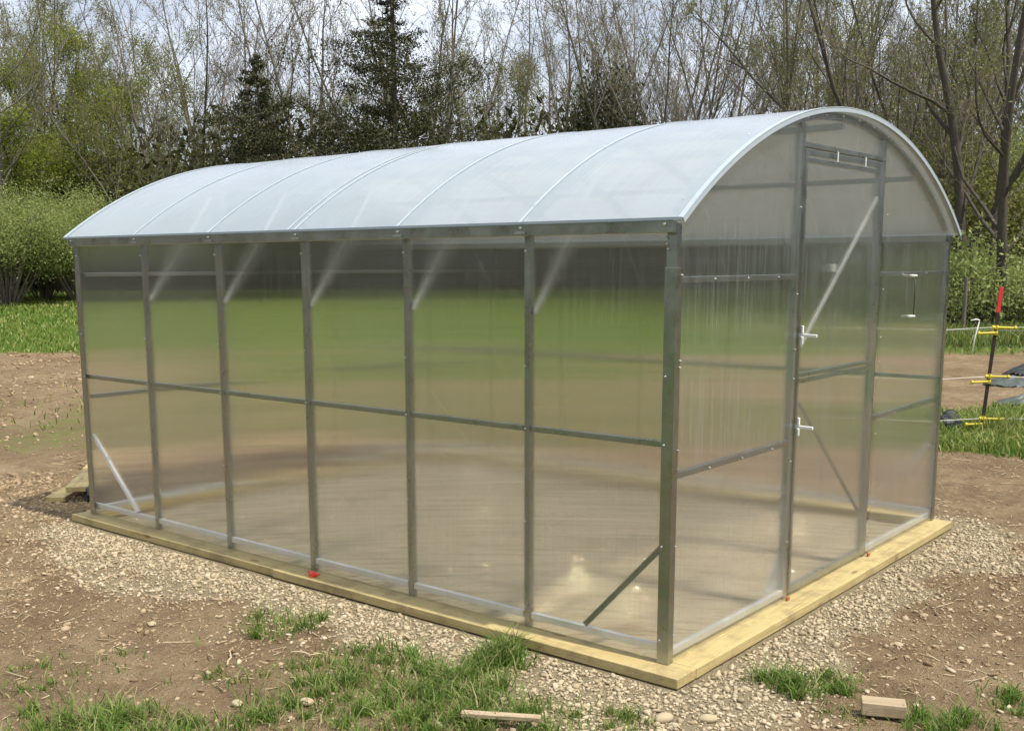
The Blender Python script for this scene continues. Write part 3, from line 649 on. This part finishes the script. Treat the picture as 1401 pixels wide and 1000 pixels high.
# ------------------------------------------------------------------ trees
def branch_set(seed, height, stems, spread, lean=(0, 0), base_r=.13, gnarl=.12, sub=(9, 7), upw=.35, twl=1.0, clear=.25):
    """multi-stemmed tree: returns trunk tubes, twig tubes, leaf anchor points"""
    r = random.Random(seed); T = MB(); Cw = MB(); anchors = []
    def poly(p, d, ln, seg, wob, lift):
        pts = [Vector(p)]; d = Vector(d).normalized()
        for _ in range(seg):
            d = (d+Vector((r.gauss(0, wob), r.gauss(0, wob), r.gauss(0, wob)+lift))).normalized(); pts.append(pts[-1]+d*(ln/seg))
        return pts, d
    def at(pts, t):
        f = t*(len(pts)-1); i = min(int(f), len(pts)-2); return pts[i].lerp(pts[i+1], f-i), (pts[i+1]-pts[i]).normalized()
    def side(d, ang):
        a = d.cross(Vector((r.gauss(0, 1), r.gauss(0, 1), r.gauss(0, 1)))).normalized(); return (d*math.cos(ang)+a*math.sin(ang)).normalized()
    for s in range(stems):
        az = 2*math.pi*(s+r.random()*.6)/stems; tl = spread*r.uniform(.4, 1.1)
        d0 = Vector((math.cos(az)*tl+lean[0], math.sin(az)*tl+lean[1], 1)); h = height*r.uniform(.75, 1.08)
        b0 = Vector((math.cos(az)*.15*min(stems-1, 2), math.sin(az)*.15*min(stems-1, 2), -.15)); rad = base_r*r.uniform(.65, 1.05)
        pts, _ = poly(b0, d0, h, 9, gnarl*.6, .03); m = len(pts)
        T.tube(pts, [rad*(1-.88*i/(m-1)) for i in range(m)], 6, False)
        for k in range(sub[0]):
            t = clear+(1-clear)*(k+r.random())/sub[0]; p, d = at(pts, min(t, .99)); bl = h*(1-t*.72)*r.uniform(.28, .52)
            dd = side(d, R(r.uniform(25, 52))); dd.z = abs(dd.z)*.7+upw*.5; q, _ = poly(p, dd, bl, 6, gnarl, .06)
            br = rad*(1-.85*t)*.5; T.tube(q, [max(br*(1-.8*i/6), .006) for i in range(7)], 4, False)
            for j in range(sub[1]):
                t2 = .15+.85*(j+r.random())/sub[1]; p2, d2 = at(q, min(t2, .99)); l3 = bl*r.uniform(.25, .5)*(1.15-t2*.5)*twl
                d3 = side(d2, R(r.uniform(20, 50))); d3.z += upw*.5; q3, _ = poly(p2, d3, l3, 4, gnarl*1.2, .05)
                Cw.tube(q3, [.009, .007, .0055, .004, .0025], 3, False)
                for _ in range(6):
                    t4 = r.uniform(.2, 1); p4, d4 = at(q3, min(t4, .99)); d5 = side(d4, R(r.uniform(20, 55))); d5.z += upw*.3
                    q5, _ = poly(p4, d5, l3*r.uniform(.3, .6), 2, gnarl*1.3, .03); Cw.tube(q5, [.006, .0045, .003], 3, False)
                    anchors += [q5[1], q5[2], p4]
                anchors.append(q3[-1])
    return T, Cw, anchors
def leaf_quads(P, size, seed=0, jit=.12, flat_=1.0):
    g = np.random.default_rng(seed); P = np.asarray(P, float); n = len(P)
    P = P+g.normal(0, jit, P.shape)
    u = g.normal(size=(n, 3)); u /= np.linalg.norm(u, axis=1)[:, None]; w = g.normal(size=(n, 3)); v = np.cross(u, w); v /= np.linalg.norm(v, axis=1)[:, None]
    s = size*g.uniform(.5, 1.4, (n, 1)); V = np.stack([P-u*s, P-v*s*.45, P+u*s, P+v*s*.45], 1)
    return V.reshape(-1, 3), np.arange(4*n).reshape(n, 4)
def make_tree(name, seed, leafmat, nleaf, lsize, jit, bark='bark', **kw):
    root = empty(name); T, Cw, A = branch_set(seed, **kw)
    T.build('trunk', M[bark], root, smooth=True); Cw.build('crown', M['twig'], root)
    if nleaf:
        A = np.array([tuple(a) for a in A]); g = np.random.default_rng(seed); idx = g.integers(0, len(A), nleaf)
        V, F = leaf_quads(A[idx], lsize, seed, jit); np_mesh('foliage', V, F, M[leafmat], root)
    return root
kidz = {}
def children_of(o):
    if o.name not in kidz: kidz[o.name] = [c for c in bpy.data.objects if c.parent == o]
    return kidz[o.name]
def place(proto, D, lat, rz, sc, label, cat, group=None, first=[]):
    x, y = yard(D, lat); z = float(ground_z(np.array([x]), np.array([y]), False)[0])-.05
    if proto.name not in first: first.append(proto.name); o = proto
    else:
        o = proto.copy(); COL.objects.link(o)
        for c in children_of(proto): c2 = c.copy(); COL.objects.link(c2); c2.parent = o
    children_of(proto)
    o.location = (x, y, z); o.rotation_euler.z = rz; o.scale = (sc,)*3 if not hasattr(sc, '__len__') else sc
    return tag(o, label, cat, group)
pr_fan = make_tree('bare_tree', 11, 'olive', 4200, .035, .07, height=12.5, stems=8, spread=.46, base_r=.085, sub=(10, 7), gnarl=.09, upw=.5)
pr_tall = make_tree('bare_tree', 12, 'olive', 3600, .038, .07, height=14.5, stems=4, spread=.30, base_r=.12, sub=(12, 7), gnarl=.12, upw=.4)
pr_leafy = make_tree('budding_tree', 13, 'olive', 26000, .034, .14, height=10.5, stems=5, spread=.40, base_r=.09, sub=(11, 7), gnarl=.12, upw=.35)
pr_big = make_tree('bare_tree', 14, 'olive', 9000, .04, .07, 'bark_d', height=13.5, stems=3, spread=.33, base_r=.16, sub=(14, 9), gnarl=.13, upw=.3, clear=.12)
pr_green = make_tree('green_tree', 15, 'green', 60000, .038, .2, 'bark_d', height=8.2, stems=4, spread=.42, base_r=.16, sub=(12, 7), gnarl=.16, upw=.15, clear=.22)
pr_lean = make_tree('leaning_tree', 16, 'olive', 3500, .04, .06, 'bark_d', height=13, stems=2, spread=.12, lean=(-.95, 0), base_r=.13, sub=(14, 8), gnarl=.09, upw=.75, clear=.15)

def conifer(name, seed, H, wid, sparse, nl, bottom=.05):
    root = empty(name); r = random.Random(seed); T = MB(); T.tube([(0, 0, -.2), (r.gauss(0, .05), 0, H*.5), (0, 0, H)], [H*.012, H*.008, .010], 7); B = MB(); A = []
    nb = int(H*13)
    for k in range(nb):
        t = bottom+(1-bottom)*(k/nb); z = H*t; ln = wid*(1-t)**.9*r.uniform(.35, 1.2)*(1+.25*math.sin(k*.9))+.12
        if sparse and t > .62: ln *= .5
        if r.random() < .16: continue
        az = k*2.4+r.random(); dr = Vector((math.cos(az), math.sin(az), r.uniform(-.12, .30)))
        p = Vector((0, 0, z)); pts = [p]
        for s in range(4): dr.z += .05; pts.append(pts[-1]+dr.normalized()*ln/4)
        B.tube(pts, [.024, .018, .013, .009, .004], 3, False)
        m_ = int(nl*ln/wid)
        for _ in range(m_):
            f = r.uniform(.15, 1)**.8; i = min(int(f*4), 3); q = pts[i].lerp(pts[i+1], f*4-i); sp = .16*ln*(1.1-f*.5)
            A.append((q.x+r.gauss(0, sp), q.y+r.gauss(0, sp), q.z+r.gauss(0, sp*.35)-abs(r.gauss(0, .06))))
    T.build('trunk', M['bark_d'], root, smooth=True); B.build('branches', M['bark_d'], root)
    V, F = leaf_quads(A, .048, seed, .03); np_mesh('foliage', V, F, M['needle'], root); return root
pr_cedar = conifer('cedar_tree', 21, 7.8, 4.0, False, 1150)
pr_pine = conifer('pine_tree', 22, 13.6, 5.4, True, 1250, .10)

def shrub(name, seed, rad, H, mat, nl, lsize, ns=26):
    root = empty(name); r = random.Random(seed); g = np.random.default_rng(seed); S = MB(); A = []
    for k in range(ns):
        az = r.uniform(0, 6.28); e = r.random()**.5; tip = Vector((math.cos(az)*rad*e, math.sin(az)*rad*e, H*(1-.45*e*e)*r.uniform(.7, 1.1)))
        mid = tip*.5+Vector((r.gauss(0, .1), r.gauss(0, .1), .1*H)); S.tube([(tip.x*.1, tip.y*.1, -.1), mid, tip], [.03, .018, .005], 3, False)
        for _ in range(5):
            q = mid.lerp(tip, r.random()); t2 = q+Vector((r.gauss(0, .35), r.gauss(0, .35), abs(r.gauss(.25, .25)))); S.tube([q, t2], [.010, .003], 3, False); A.append(t2); A.append(q.lerp(t2, .5))
        A += [mid.lerp(tip, t) for t in (.2, .5, .8, 1)]
    A = np.array([tuple(a) for a in A]); idx = g.integers(0, len(A), nl); V, F = leaf_quads(A[idx], lsize, seed, .26)
    S.build('stems', M['twig'], root); np_mesh('foliage', V, F, M[mat], root); return root
pr_shrub = shrub('shrub', 31, 2.4, 3.6, 'shrub', 46000, .036, 60)
pr_dshrub = shrub('evergreen_shrub', 32, 1.5, 3.2, 'needle', 30000, .05, 34)
pr_brush = shrub('shrub', 33, 2.0, 3.0, 'olive', 9000, .05, 40)
pr_low = shrub('low_shrub', 34, 1.0, 1.3, 'shrub', 5000, .045, 22)

def pxl(px, D): return (px-682.3)/1487.2*D
T_ = [  # proto, px column, depth, rotation, scale, label, category, group
    (pr_green, 95, 41, .4, 1.12, 'bushy fresh-green tree with dark forked limbs, above the pale shrubs at far left', 'tree', None),
    (pr_cedar, 366, 36, 0, 1.0, 'small dark pointed cedar rising behind the left part of the roof', 'tree', None),
    (pr_pine, 545, 38, .5, 1.0, 'tall dark pine with a thin ragged spire behind the middle of the roof', 'tree', None),
    (pr_dshrub, 815, 36, 0, (1.0, 1.0, 1.9), 'dark evergreen shrub just above the roof ridge, right of the picture middle', 'shrub', None),
    (pr_fan, 1012, 34, .2, .92, 'broad fan-shaped bare tree of many straight stems behind the right end of the roof', 'tree', None),
    (pr_big, 1350, 26, 2.7, .92, 'thick-trunked forked bare tree at the right edge behind the garden post', 'tree', None),
    (pr_lean, 1335, 29, .69, 1.0, 'dark-limbed tree leaning far to the left behind the arched end wall', 'tree', None),
    (pr_tall, 600, 40, 1.3, .95, 'slender bare tree with forked stems just right of the tall dark pine', 'tree', None),
    (pr_leafy, 705, 42, .7, .92, 'small tree with a tuft of yellow-brown young leaves, right of the pine', 'tree', None),
    (pr_fan, 865, 38, 2.1, 1.0, 'bare many-stemmed tree standing over the dark evergreen shrub', 'tree', None),
    (pr_fan, 275, 44, 3.0, 1.05, 'dense grey many-stemmed tree between the green tree and the cedar', 'tree', None),
    (pr_tall, 440, 42, 2.2, 1.0, 'bare tree with slanting grey limbs between the cedar and the pine', 'tree', None),
    (pr_tall, -35, 36, 4.0, .95, 'bare tree reaching in from the left edge of the picture', 'tree', None),
    (pr_leafy, 205, 41, 2.6, .95, 'loose olive-leaved tree just right of the bushy fresh-green tree', 'tree', None),
    (pr_leafy, 1235, 31, 1.1, .95, 'leafing bushy tree directly behind the crown of the arched end wall', 'tree', None),
    (pr_tall, 760, 43, .3, .95, 'upright bare tree left of the dark evergreen shrub', 'tree', None),
]
for p, px, D, rz, s, lab, cat, grp in T_: place(p, D, pxl(px, D), rz, s, lab, cat, grp)
r = random.Random(5)
BK = [(-160, 'bare tree outside the left edge of the picture'), (20, 'bare tree at the far left, left of the bushy fresh-green tree'), 
      (150, 'bare tree filling the gap just right of the bushy fresh-green tree'), (235, 'back-row bare tree left of the dense grey many-stemmed tree'), (330, 'back-row bare tree showing just left of the dark cedar tip'),
      (500, 'back-row bare tree beside the left flank of the tall dark pine'), 
      (930, 'bare tree at the left edge of the broad fan-shaped tree'), (1075, 'bare tree at the right edge of the broad fan-shaped tree'),
      (1180, 'back-row tree left of the leafing bushy tree by the arch'), (1290, 'back-row tree crossed by the long leaning limb'),
      (1385, 'bare tree behind the thick forked trunk at the right edge'), (1420, 'bare tree cut by the right edge of the picture'), (1500, 'bare tree just outside the right edge of the picture'),
      (1105, 'slim back-row tree rising where the roof ridge meets the arch'), (1215, 'twiggy back-row tree over the upper right shoulder of the arch'), (1262, 'bare tree between the arched end wall and the thick forked trunk'),
      (560, 'back-row bare tree hidden in part by the tall dark pine'), (655, 'back-row thin tree left of the yellow-brown tufted tree'), (905, 'back-row tree right of the bare tree over the evergreen shrub'),
      (60, 'thin bare tree standing right behind the bushy fresh-green tree'), (410, 'back-row bare tree filling the gap between the two dark conifers')]
for k, (px, lab) in enumerate(BK):
    D = r.uniform(44, 56) if px < 1000 else r.uniform(33, 44)
    place([pr_fan, pr_tall, pr_leafy][k % 3], D, pxl(px, D), r.uniform(0, 6), r.uniform(.9, 1.2), lab, 'tree', 'bare trees in the back rows of the wood')
# the wood goes on to both sides outside the picture and round behind the viewer, as one far mass
g = np.random.default_rng(12); n = 60000
an = g.uniform(.56, 2*math.pi-.56, n); D0 = g.uniform(31, 44, n); top = 7.5+7*fbm(an*9, D0*.1, 3, 90)+4*fbm(an*40, D0*.3, 2, 91)
D0 = D0+6*(np.abs(an-math.pi) > 1.7); xx, yy = yard(D0*np.cos(an), D0*np.sin(an)); zz = ground_z(xx, yy, False)+top*g.random(n)**.8
V, F = leaf_quads(np.stack([xx, yy, zz], 1), .31, 12, .2)
n = 1500; an = g.uniform(.5, 2*math.pi-.5, n); D0 = g.uniform(31, 46, n); xx, yy = yard(D0*np.cos(an), D0*np.sin(an)); z0 = ground_z(xx, yy, False); hh = g.uniform(5, 12, n); w = g.uniform(.03, .09, n); lx = g.normal(0, .8, n); ly = g.normal(0, .8, n)
V3 = np.stack([np.stack([xx-w, yy, z0], 1), np.stack([xx+w, yy-w, z0], 1), np.stack([xx, yy+w, z0], 1), np.stack([xx-w*.2+lx, yy+ly, z0+hh], 1), np.stack([xx+w*.2+lx, yy+ly-w*.2, z0+hh], 1), np.stack([xx+lx, yy+ly+w*.2, z0+hh], 1)], 1).reshape(-1, 3)
b = (np.arange(n)*6)[:, None]+len(V); F = np.concatenate([F, b+np.array([[0, 1, 4, 3]]), b+np.array([[1, 2, 5, 4]]), b+np.array([[2, 0, 3, 5]])], 0)
tag(np_mesh('far_wood', np.concatenate([V, V3]), F, M['brownleaf']), 'wood edge going on beyond the sides of the picture, one leafy mass', 'wood', kind='stuff')
r = random.Random(8)
# shrubs along the wood edge
S_ = [(pr_shrub, 15, 34, 1.0, 'big pale green shrub at the far left edge above the lawn'), (pr_shrub, 118, 35.5, .95, 'rounded pale green shrub touching the left end of the roof'),
      (pr_shrub, -70, 40, 1.2, 'pale green shrub cut by the left edge of the picture'), (pr_brush, 68, 36.5, .8, 'dark-stemmed thin shrub in the gap between the two pale green shrubs'),
      (pr_brush, 170, 42, 1.3, 'leafing shrub behind the rounded pale shrub at the left end of the roof'), (pr_brush, 5, 43, 1.4, 'taller leafing shrub behind the big pale green shrub'),
      (pr_brush, 235, 42, 1.35, 'leafing shrub peeping over the left shoulder of the roof'), (pr_shrub, 190, 46, 1.5, 'tall green shrub behind the left shoulder of the roof')]
for p, px, D, s, lab in S_: place(p, D, pxl(px, D), r.uniform(0, 6), s, lab, 'shrub')
for p, px, D, s, lab in [(pr_brush, 1240, 33, 1.6, 'leafing shrub behind the right shoulder of the arched end wall'), (pr_brush, 1285, 31, 1.35, 'leafing shrub beside the right corner post of the greenhouse'),
      (pr_brush, 1325, 34, 1.5, 'olive shrub just left of the thick forked trunk'), (pr_brush, 1372, 30, 1.2, 'olive shrub just right of the thick forked trunk'), (pr_shrub, 1415, 33, 1.4, 'green shrub cut by the right edge of the picture'),
      (pr_brush, 1470, 31, 1.3, 'olive shrub outside the right edge of the picture')]: place(p, D, pxl(px, D), r.uniform(0, 6), s, lab, 'shrub')
LB = ['low leafy bush nearest the right corner post of the greenhouse', 'low leafy bush behind the left stake of the mesh fence', 'low leafy bush behind the red top of the garden post',
      'low leafy bush right of the garden post top', 'low leafy bush behind the fence at the right picture edge', 'low leafy bush behind the fence outside the right edge']
for px, lab in zip((1262, 1300, 1335, 1378, 1420, 1470), LB):
    D = r.uniform(25, 28); place(pr_low, D, pxl(px, D), r.uniform(0, 6), r.uniform(.9, 1.3), lab, 'bush', 'low bushes behind the garden fence')
# thicket: fine mass filling the wood behind
g = np.random.default_rng(3); n = 180000
D = g.uniform(40, 60, n); Lt = g.uniform(-62, 62, n); top = 6.3+2.2*fbm(Lt*.12, D*.05, 3, 70)*2+1.6*fbm(Lt*.7, D*.2, 2, 71)
h = top*g.random(n)**1.15; x, y = yard(D, Lt); z = ground_z(x, y, False)+h
V, F = leaf_quads(np.stack([x, y, z], 1), .175, 9, .1)
thk = np_mesh('thicket', V, F, M['brownleaf'])
tag(thk, 'olive-brown tangle of undergrowth filling the wood behind the trees', 'thicket', kind='stuff')
n = 1100; D = g.uniform(44, 60, n); Lt = g.uniform(-60, 60, n); x, y = yard(D, Lt); z = ground_z(x, y, False); hh = g.uniform(3, 8.5, n); lx = g.normal(0, .9, n); ly = g.normal(0, .9, n); w = g.uniform(.012, .04, n)
V = np.stack([np.stack([x-w, y, z], 1), np.stack([x+w, y-w, z], 1), np.stack([x, y+w, z], 1), np.stack([x-w*.3+lx, y+ly, z+hh], 1), np.stack([x+w*.3+lx, y+ly-w*.3, z+hh], 1), np.stack([x+lx, y+ly+w*.3, z+hh], 1)], 1)
b = (np.arange(n)*6)[:, None]; F = np.concatenate([b+np.array([q]) for q in ([0, 1, 4, 3], [1, 2, 5, 4], [2, 0, 3, 5])], 0)
tag(np_mesh('saplings', V.reshape(-1, 3), F, M['twig']), 'countless thin grey saplings standing in the wood', 'saplings', kind='stuff')

# ------------------------------------------------------------------ garden at the right
def gz(x, y): return float(ground_z(np.array([x]), np.array([y]))[0])
# steel fence post with yellow insulators
fp = tag(empty('fence_post', (-.917, 7.66, gz(-.917, 7.66))), 'dark steel post with red top and yellow insulators, right of the greenhouse', 'fence post')
LX, LY = .055, .045
def pt(h): return Vector((LX*h, LY*h, h))
b = MB(); b.bar(pt(-.1), pt(1.20), .034, .008, (RTH[0], RTH[1], 0)); b.bar(pt(-.1)+Vector((0, .012, 0)), pt(1.20)+Vector((0, .012, 0)), .006, .02, (RTH[0], RTH[1], 0))
b.build('post_shaft', M['tpost'], fp)
b = MB(); b.bar(pt(1.202), pt(1.45), .038, .012, (RTH[0], RTH[1], 0)); b.build('post_top', M['red'], fp, bevel=.003)
for h, sh in ((1.03, 0), (.545, 0), (.12, 0)):
    for s, dz, ln in ((1, .03, .20), (-1, -.03, .15)):
        c = pt(h+dz*.9); d = Vector((RTH[0]*s, RTH[1]*s, -.03)); o = Vector((0, -.03, 0))
        b = MB(); b.tube([c+o-d*.03, c+o+d*.04, c+o+d*ln], [.017, .012, .010], 8); b.tube([c+o+d*(ln-.008), c+o+d*(ln+.012)], [.019, .018], 8)
        b.box(c.x-.022, c.x+.022, c.y-.036, c.y+.02, c.z-.020, c.z+.020)
        b.build('insulator', M['yellow'], fp)
# electric wires running from it
wr = tag(empty('fence_wire', (0, 0, 0)), 'thin white electric fence wires running between garden posts', 'fence wire')
for h in (1.06, .57, .15):
    a = Vector((-.917, 7.66, gz(-.917, 7.66)))+pt(h)+Vector((0, -.036, 0)); e1 = a+Vector((RTH[0]*9, RTH[1]*9, 0)); e0 = a-Vector((RTH[0]*1.2, RTH[1]*1.2, 0))
    MB().tube([e0, e0.lerp(a, .5)-Vector((0, 0, .03)), a, a.lerp(e1, .5)-Vector((0, 0, .05)), e1], .0018, 4).build('wire', M['white'], wr)
# wire mesh fence with wooden posts behind the bed
mf = tag(empty('mesh_fence'), 'rusty wire mesh garden fence with grey wooden stakes below the trees at right', 'fence')
def ydp(D, lat, z): x, y = yard(D, lat); return Vector((x, y, gz(x, y)+z))
FD = 22.9
for lat in (7.2, 9.75, 12.3, 14.9): MB().tube([ydp(FD, lat, -.1), ydp(FD, lat+.01, 1.28)], [.045, .04], 7).build('stake', M['bark'], mf)
b = MB()
for k in range(12): z = .04+k*.11; b.tube([ydp(FD, l, z) for l in np.linspace(6.5, 15.5, 10)], .0035, 3, False)
for k in range(75): l = 6.5+k*.12; b.tube([ydp(FD, l, .0), ydp(FD, l, 1.27)], .003, 3, False)
b.build('wire_mesh', M['tpost'], mf)['kind'] = 'stuff'
# low green netting
nf = tag(empty('garden_netting'), 'low pale green garden netting strung along the grass behind the bed', 'netting')
b = MB(); b.tube([ydp(20.9, l, .36+.01*math.sin(l*3)) for l in np.linspace(6.8, 14, 12)], .006, 4, False)
for k in range(4): b.tube([ydp(20.9, l, .05+k*.08) for l in np.linspace(6.8, 14, 12)], .0025, 3, False)
for k in range(90): l = 6.8+k*.08; b.tube([ydp(20.9, l, 0), ydp(20.9, l, .36)], .002, 3, False)
b.build('net', M['tarp'], nf)
# white bent pipe
pw = tag(empty('bent_pipe', tuple(ydp(20.2, 8.80, 0))), 'short white pipe bent over at the top, standing in the garden grass', 'pipe')
MB().tube([(0, 0, -.05), (.03, .02, .3), (.075, .05, .56), (.08, .055, .60), (.04, .03, .62), (-.05, -.04, .60)], .013, 8).build('pipe', M['white'], pw, smooth=True)
# rumpled covers and pots
def rumple(name, D, lat, w, d, h, mat, seed, label, cat):
    x0, y0 = yard(D, lat); n_ = 34; u = np.linspace(-1, 1, n_); U, W_ = np.meshgrid(u, u); r2 = np.sqrt(U**2+W_**2)
    prof = np.clip(1-r2, 0, 1)**.7; edge = 1+.3*fbm(U*2+seed, W_*2, 3, seed)
    zz = h*prof*(.75+1.4*fbm(U*3, W_*3, 3, seed+3))+.05*h*np.sin(U*17+W_*9+seed)*prof
    PX = x0+(U*w*RTH[0]+W_*d*FWH[0])*edge; PY = y0+(U*w*RTH[1]+W_*d*FWH[1])*edge; PZ = ground_z(PX, PY, False)+np.maximum(zz, 0)+.004+.01*(r2 < 1)
    V = np.stack([PX, PY, PZ], -1).reshape(-1, 3); V2 = V.copy(); V2[:, 2] -= .012; ii = (np.arange(n_-1)[:, None]*n_+np.arange(n_-1)).ravel()
    keep = (r2.ravel()[ii] < 1.02); ii = ii[keep]; F = np.stack([ii, ii+1, ii+n_+1, ii+n_], 1); o = np_mesh(name, np.concatenate([V, V2]), np.concatenate([F, F[:, ::-1]+len(V)]), M[mat], smooth=True)
    return tag(o, label, cat)
rumple('ground_cover', 16.6, 8.6, .80, .5, .42, 'darktarp', 3, 'black fabric heap with a raised fold by the right edge, behind the yellow insulators', 'tarp')
rumple('plastic_sheet', 13.1, 6.55, .50, .28, .14, 'tarp', 8, 'crumpled grey-green sheet lying right of the fence post', 'tarp')
rumple('netting_heap', 15.2, 7.2, .38, .3, .10, 'tarp', 12, 'small grey heap of netting on the bare bed behind the fence post', 'netting')
hp = tag(empty('wire_hoop', tuple(ydp(16.4, 8.15, .0))), 'pale round wire hoop standing on the black heap at the right edge', 'hoop')
MB().tube([(RTH[0]*.24*math.cos(t)+.1, RTH[1]*.24*math.cos(t), .62+.26*math.sin(t)) for t in np.linspace(-1.5, 4.8, 26)], .013, 6, False).build('hoop', M['trim'], hp)
# dark pots lying in the grass
def pot(D, lat, rz, lab):
    o = tag(empty('plant_pot', tuple(ydp(D, lat, 0)), rz), lab, 'pot')
    prof = [(.0, .055), (.13, .072), (.14, .080), (.155, .080)]
    b = MB(); pts = [(x_, 0, .07) for x_, _ in prof]; b.tube(pts, [q for _, q in prof], 14); b.build('pot_body', M['darktarp'], o, smooth=True)
    b = MB(); b.tube([(.152, 0, .07), (.165, 0, .07)], [.086, .086], 14); b.build('pot_rim', M['black'], o)
    return o
pot(11.3, 4.62, .4, 'black plastic plant pot lying on its side right against the far wall corner')
pot(11.55, 4.90, 2.2, 'black plastic plant pot lying behind the grass strip, next pot towards the fence post')
pot(10.95, 4.72, 3.4, 'black plastic plant pot lying lowest, on the grass edge near the wall corner')
# weeds round the post foot and along the mesh fence
qx, qy = yard(rng.uniform(21.3, 23.6, 5200), rng.uniform(6.6, 14, 5200)); x = np.concatenate([rng.normal(-.85, .16, 900), rng.normal(-.3, .35, 1600), qx]); y = np.concatenate([rng.normal(7.8, .12, 900), rng.normal(8.6, .25, 1600), qy])
tag(blades('weeds', x, y, rng.uniform(.08, .24, len(x))*np.where(y > 12, 2.0, 1), rng.uniform(.006, .014, len(x))*np.where(y > 12, 2.0, 1), M['turf'], .6), 'tall weeds and grass round the foot of the garden post', 'weeds', kind='stuff')

# ------------------------------------------------------------------ lumber, offcuts, stones
def board(name, p, rz, L_, W_, H_, mat, lab, cat='board', tilt=0, sink=0):
    o = MB().box(-L_/2, L_/2, -W_/2, W_/2, 0, H_).build(name, M[mat], None, bevel=.003); o.location = p; o.rotation_euler = (0, tilt, rz); return tag(o, lab, cat)
zb = gz(-5.6, .5)
dr_ = Vector((-.74, .67, 0)).normalized(); az_ = math.atan2(dr_.y, dr_.x)
e1 = Vector((-5.20, .17, 0))+dr_*.25; e2 = Vector((-5.08, .20, 0))+dr_*.8
board('lumber', (e1.x, e1.y, zb+.012), az_-.12, .5, .15, .038, 'wood_x', 'short lower pine board of the stack left of the greenhouse, jutting further out')
board('lumber', (e2.x, e2.y, zb+.105), az_+.05, 1.6, .15, .038, 'wood_x', 'long upper pine board of the small stack left of the greenhouse', tilt=R(-.5))
board('timber_offcut', (-5.36, .52, zb+.0), R(45), .30, .09, .098, 'wood_g', 'short dark timber bearer under the pine boards left of the greenhouse')
for k, (x_, y_) in enumerate(((-5.02, .28), (-4.90, .30))):
    o = tag(empty('hose_coil', (x_, y_, gz(x_, y_))), ['black hose coil end under the boards, the left one of two', 'black hose coil end under the boards, the one touching the greenhouse corner'][k], 'hose')
    MB().tube([(.045*math.cos(t), .02*math.sin(t*.5), .05+.045*math.sin(t)) for t in np.linspace(0, 6.28, 18)], .016, 7, False).build('hose', M['black'], o, smooth=True)
board('wood_block', (.845, .185, gz(.85, .18)+.016), R(24), .160, .080, .05, 'wood_g', 'short pale sawn wood block on the soil at bottom right', 'block')
board('scrap_plank', (-.22, -.82, gz(-.2, -.8)+.035), R(30), .30, .035, .018, 'wood_g', 'thin weathered scrap of plank lying in the grass at bottom middle', 'plank')
board('wood_splinter', (-1.15, -.36, gz(-1.15, -.36)+.012), R(-20), .05, .02, .008, 'wood_g', 'small pale splinter of wood on the gravel before the boards', 'splinter')
# red cap on the front board
rc = MB(); rc.tube([(0, 0, 0), (0, 0, .020), (0, 0, .026)], [.021, .021, .013], 10); rc.tube([(.014, 0, .010), (.046, .006, .020)], [.010, .006], 6); rc.tube([(-.012, 0, .012), (-.034, -.004, .022)], [.008, .005], 6); o = rc.build('red_plug', M['plug'], None, smooth=False); o.location = (-2.13, -.075, .001); tag(o, 'small bright red plastic plug left lying on the front base board', 'plug')
# single larger stones
rk = [(.23, -.40, .045, 'pale fist-sized stone beside the grass tuft at bottom middle'), (-1.13, -1.33, .030, 'small grey stone half sunk in the soil at lower left'),
      (-.93, -1.15, .035, 'pale flat stone in the grass at the lower left of the patch'), (-2.25, -.98, .028, 'pale flat stone alone on the brown soil at left'), (.62, .98, .026, 'largest pale stone on the gravel right of the base boards'),
      (.36, -.30, .038, 'broad pale stone just right of the fist-sized one')]
for x_, y_, s_, lab in rk:
    v = IV*(1+np.random.default_rng(int(s_*1e4)).uniform(-.2, .2, (12, 1)))*np.array([1.25, .9, .6])*s_
    o = np_mesh('stone', v, IF, M['stone']); sb = o.modifiers.new('sub', 'SUBSURF'); sb.levels = sb.render_levels = 2
    o.location = (x_, y_, gz(x_, y_)+s_*.25); o.rotation_euler.z = s_*100; tag(o, lab, 'stone')
# fallen twigs
def twig(x_, y_, rz, ln, lab):
    r_ = random.Random(int(ln*1000)); pts = [(ln*(k/5-.5), r_.gauss(0, .008), .006+abs(r_.gauss(0, .006))) for k in range(6)]
    o = MB().tube(pts, [.003, .004, .004, .003, .003, .0015], 5).build('twig', M['straw'], None); o.location = (x_, y_, gz(x_, y_)+.004); o.rotation_euler.z = rz; tag(o, lab, 'twig')
twig(-1.35, -.78, .5, .16, 'pale dead twig on the soil left of the grass patch'); twig(-1.62, -1.0, 2.4, .22, 'long bent dead twig on the brown soil at lower left')
twig(-3.4, -1.2, .2, .2, 'short dead twig on the bare soil at the left edge')
print('tris', sum(sum(len(p.vertices)-2 for p in me.polygons) for me in bpy.data.meshes if len(me.polygons) < 400000))
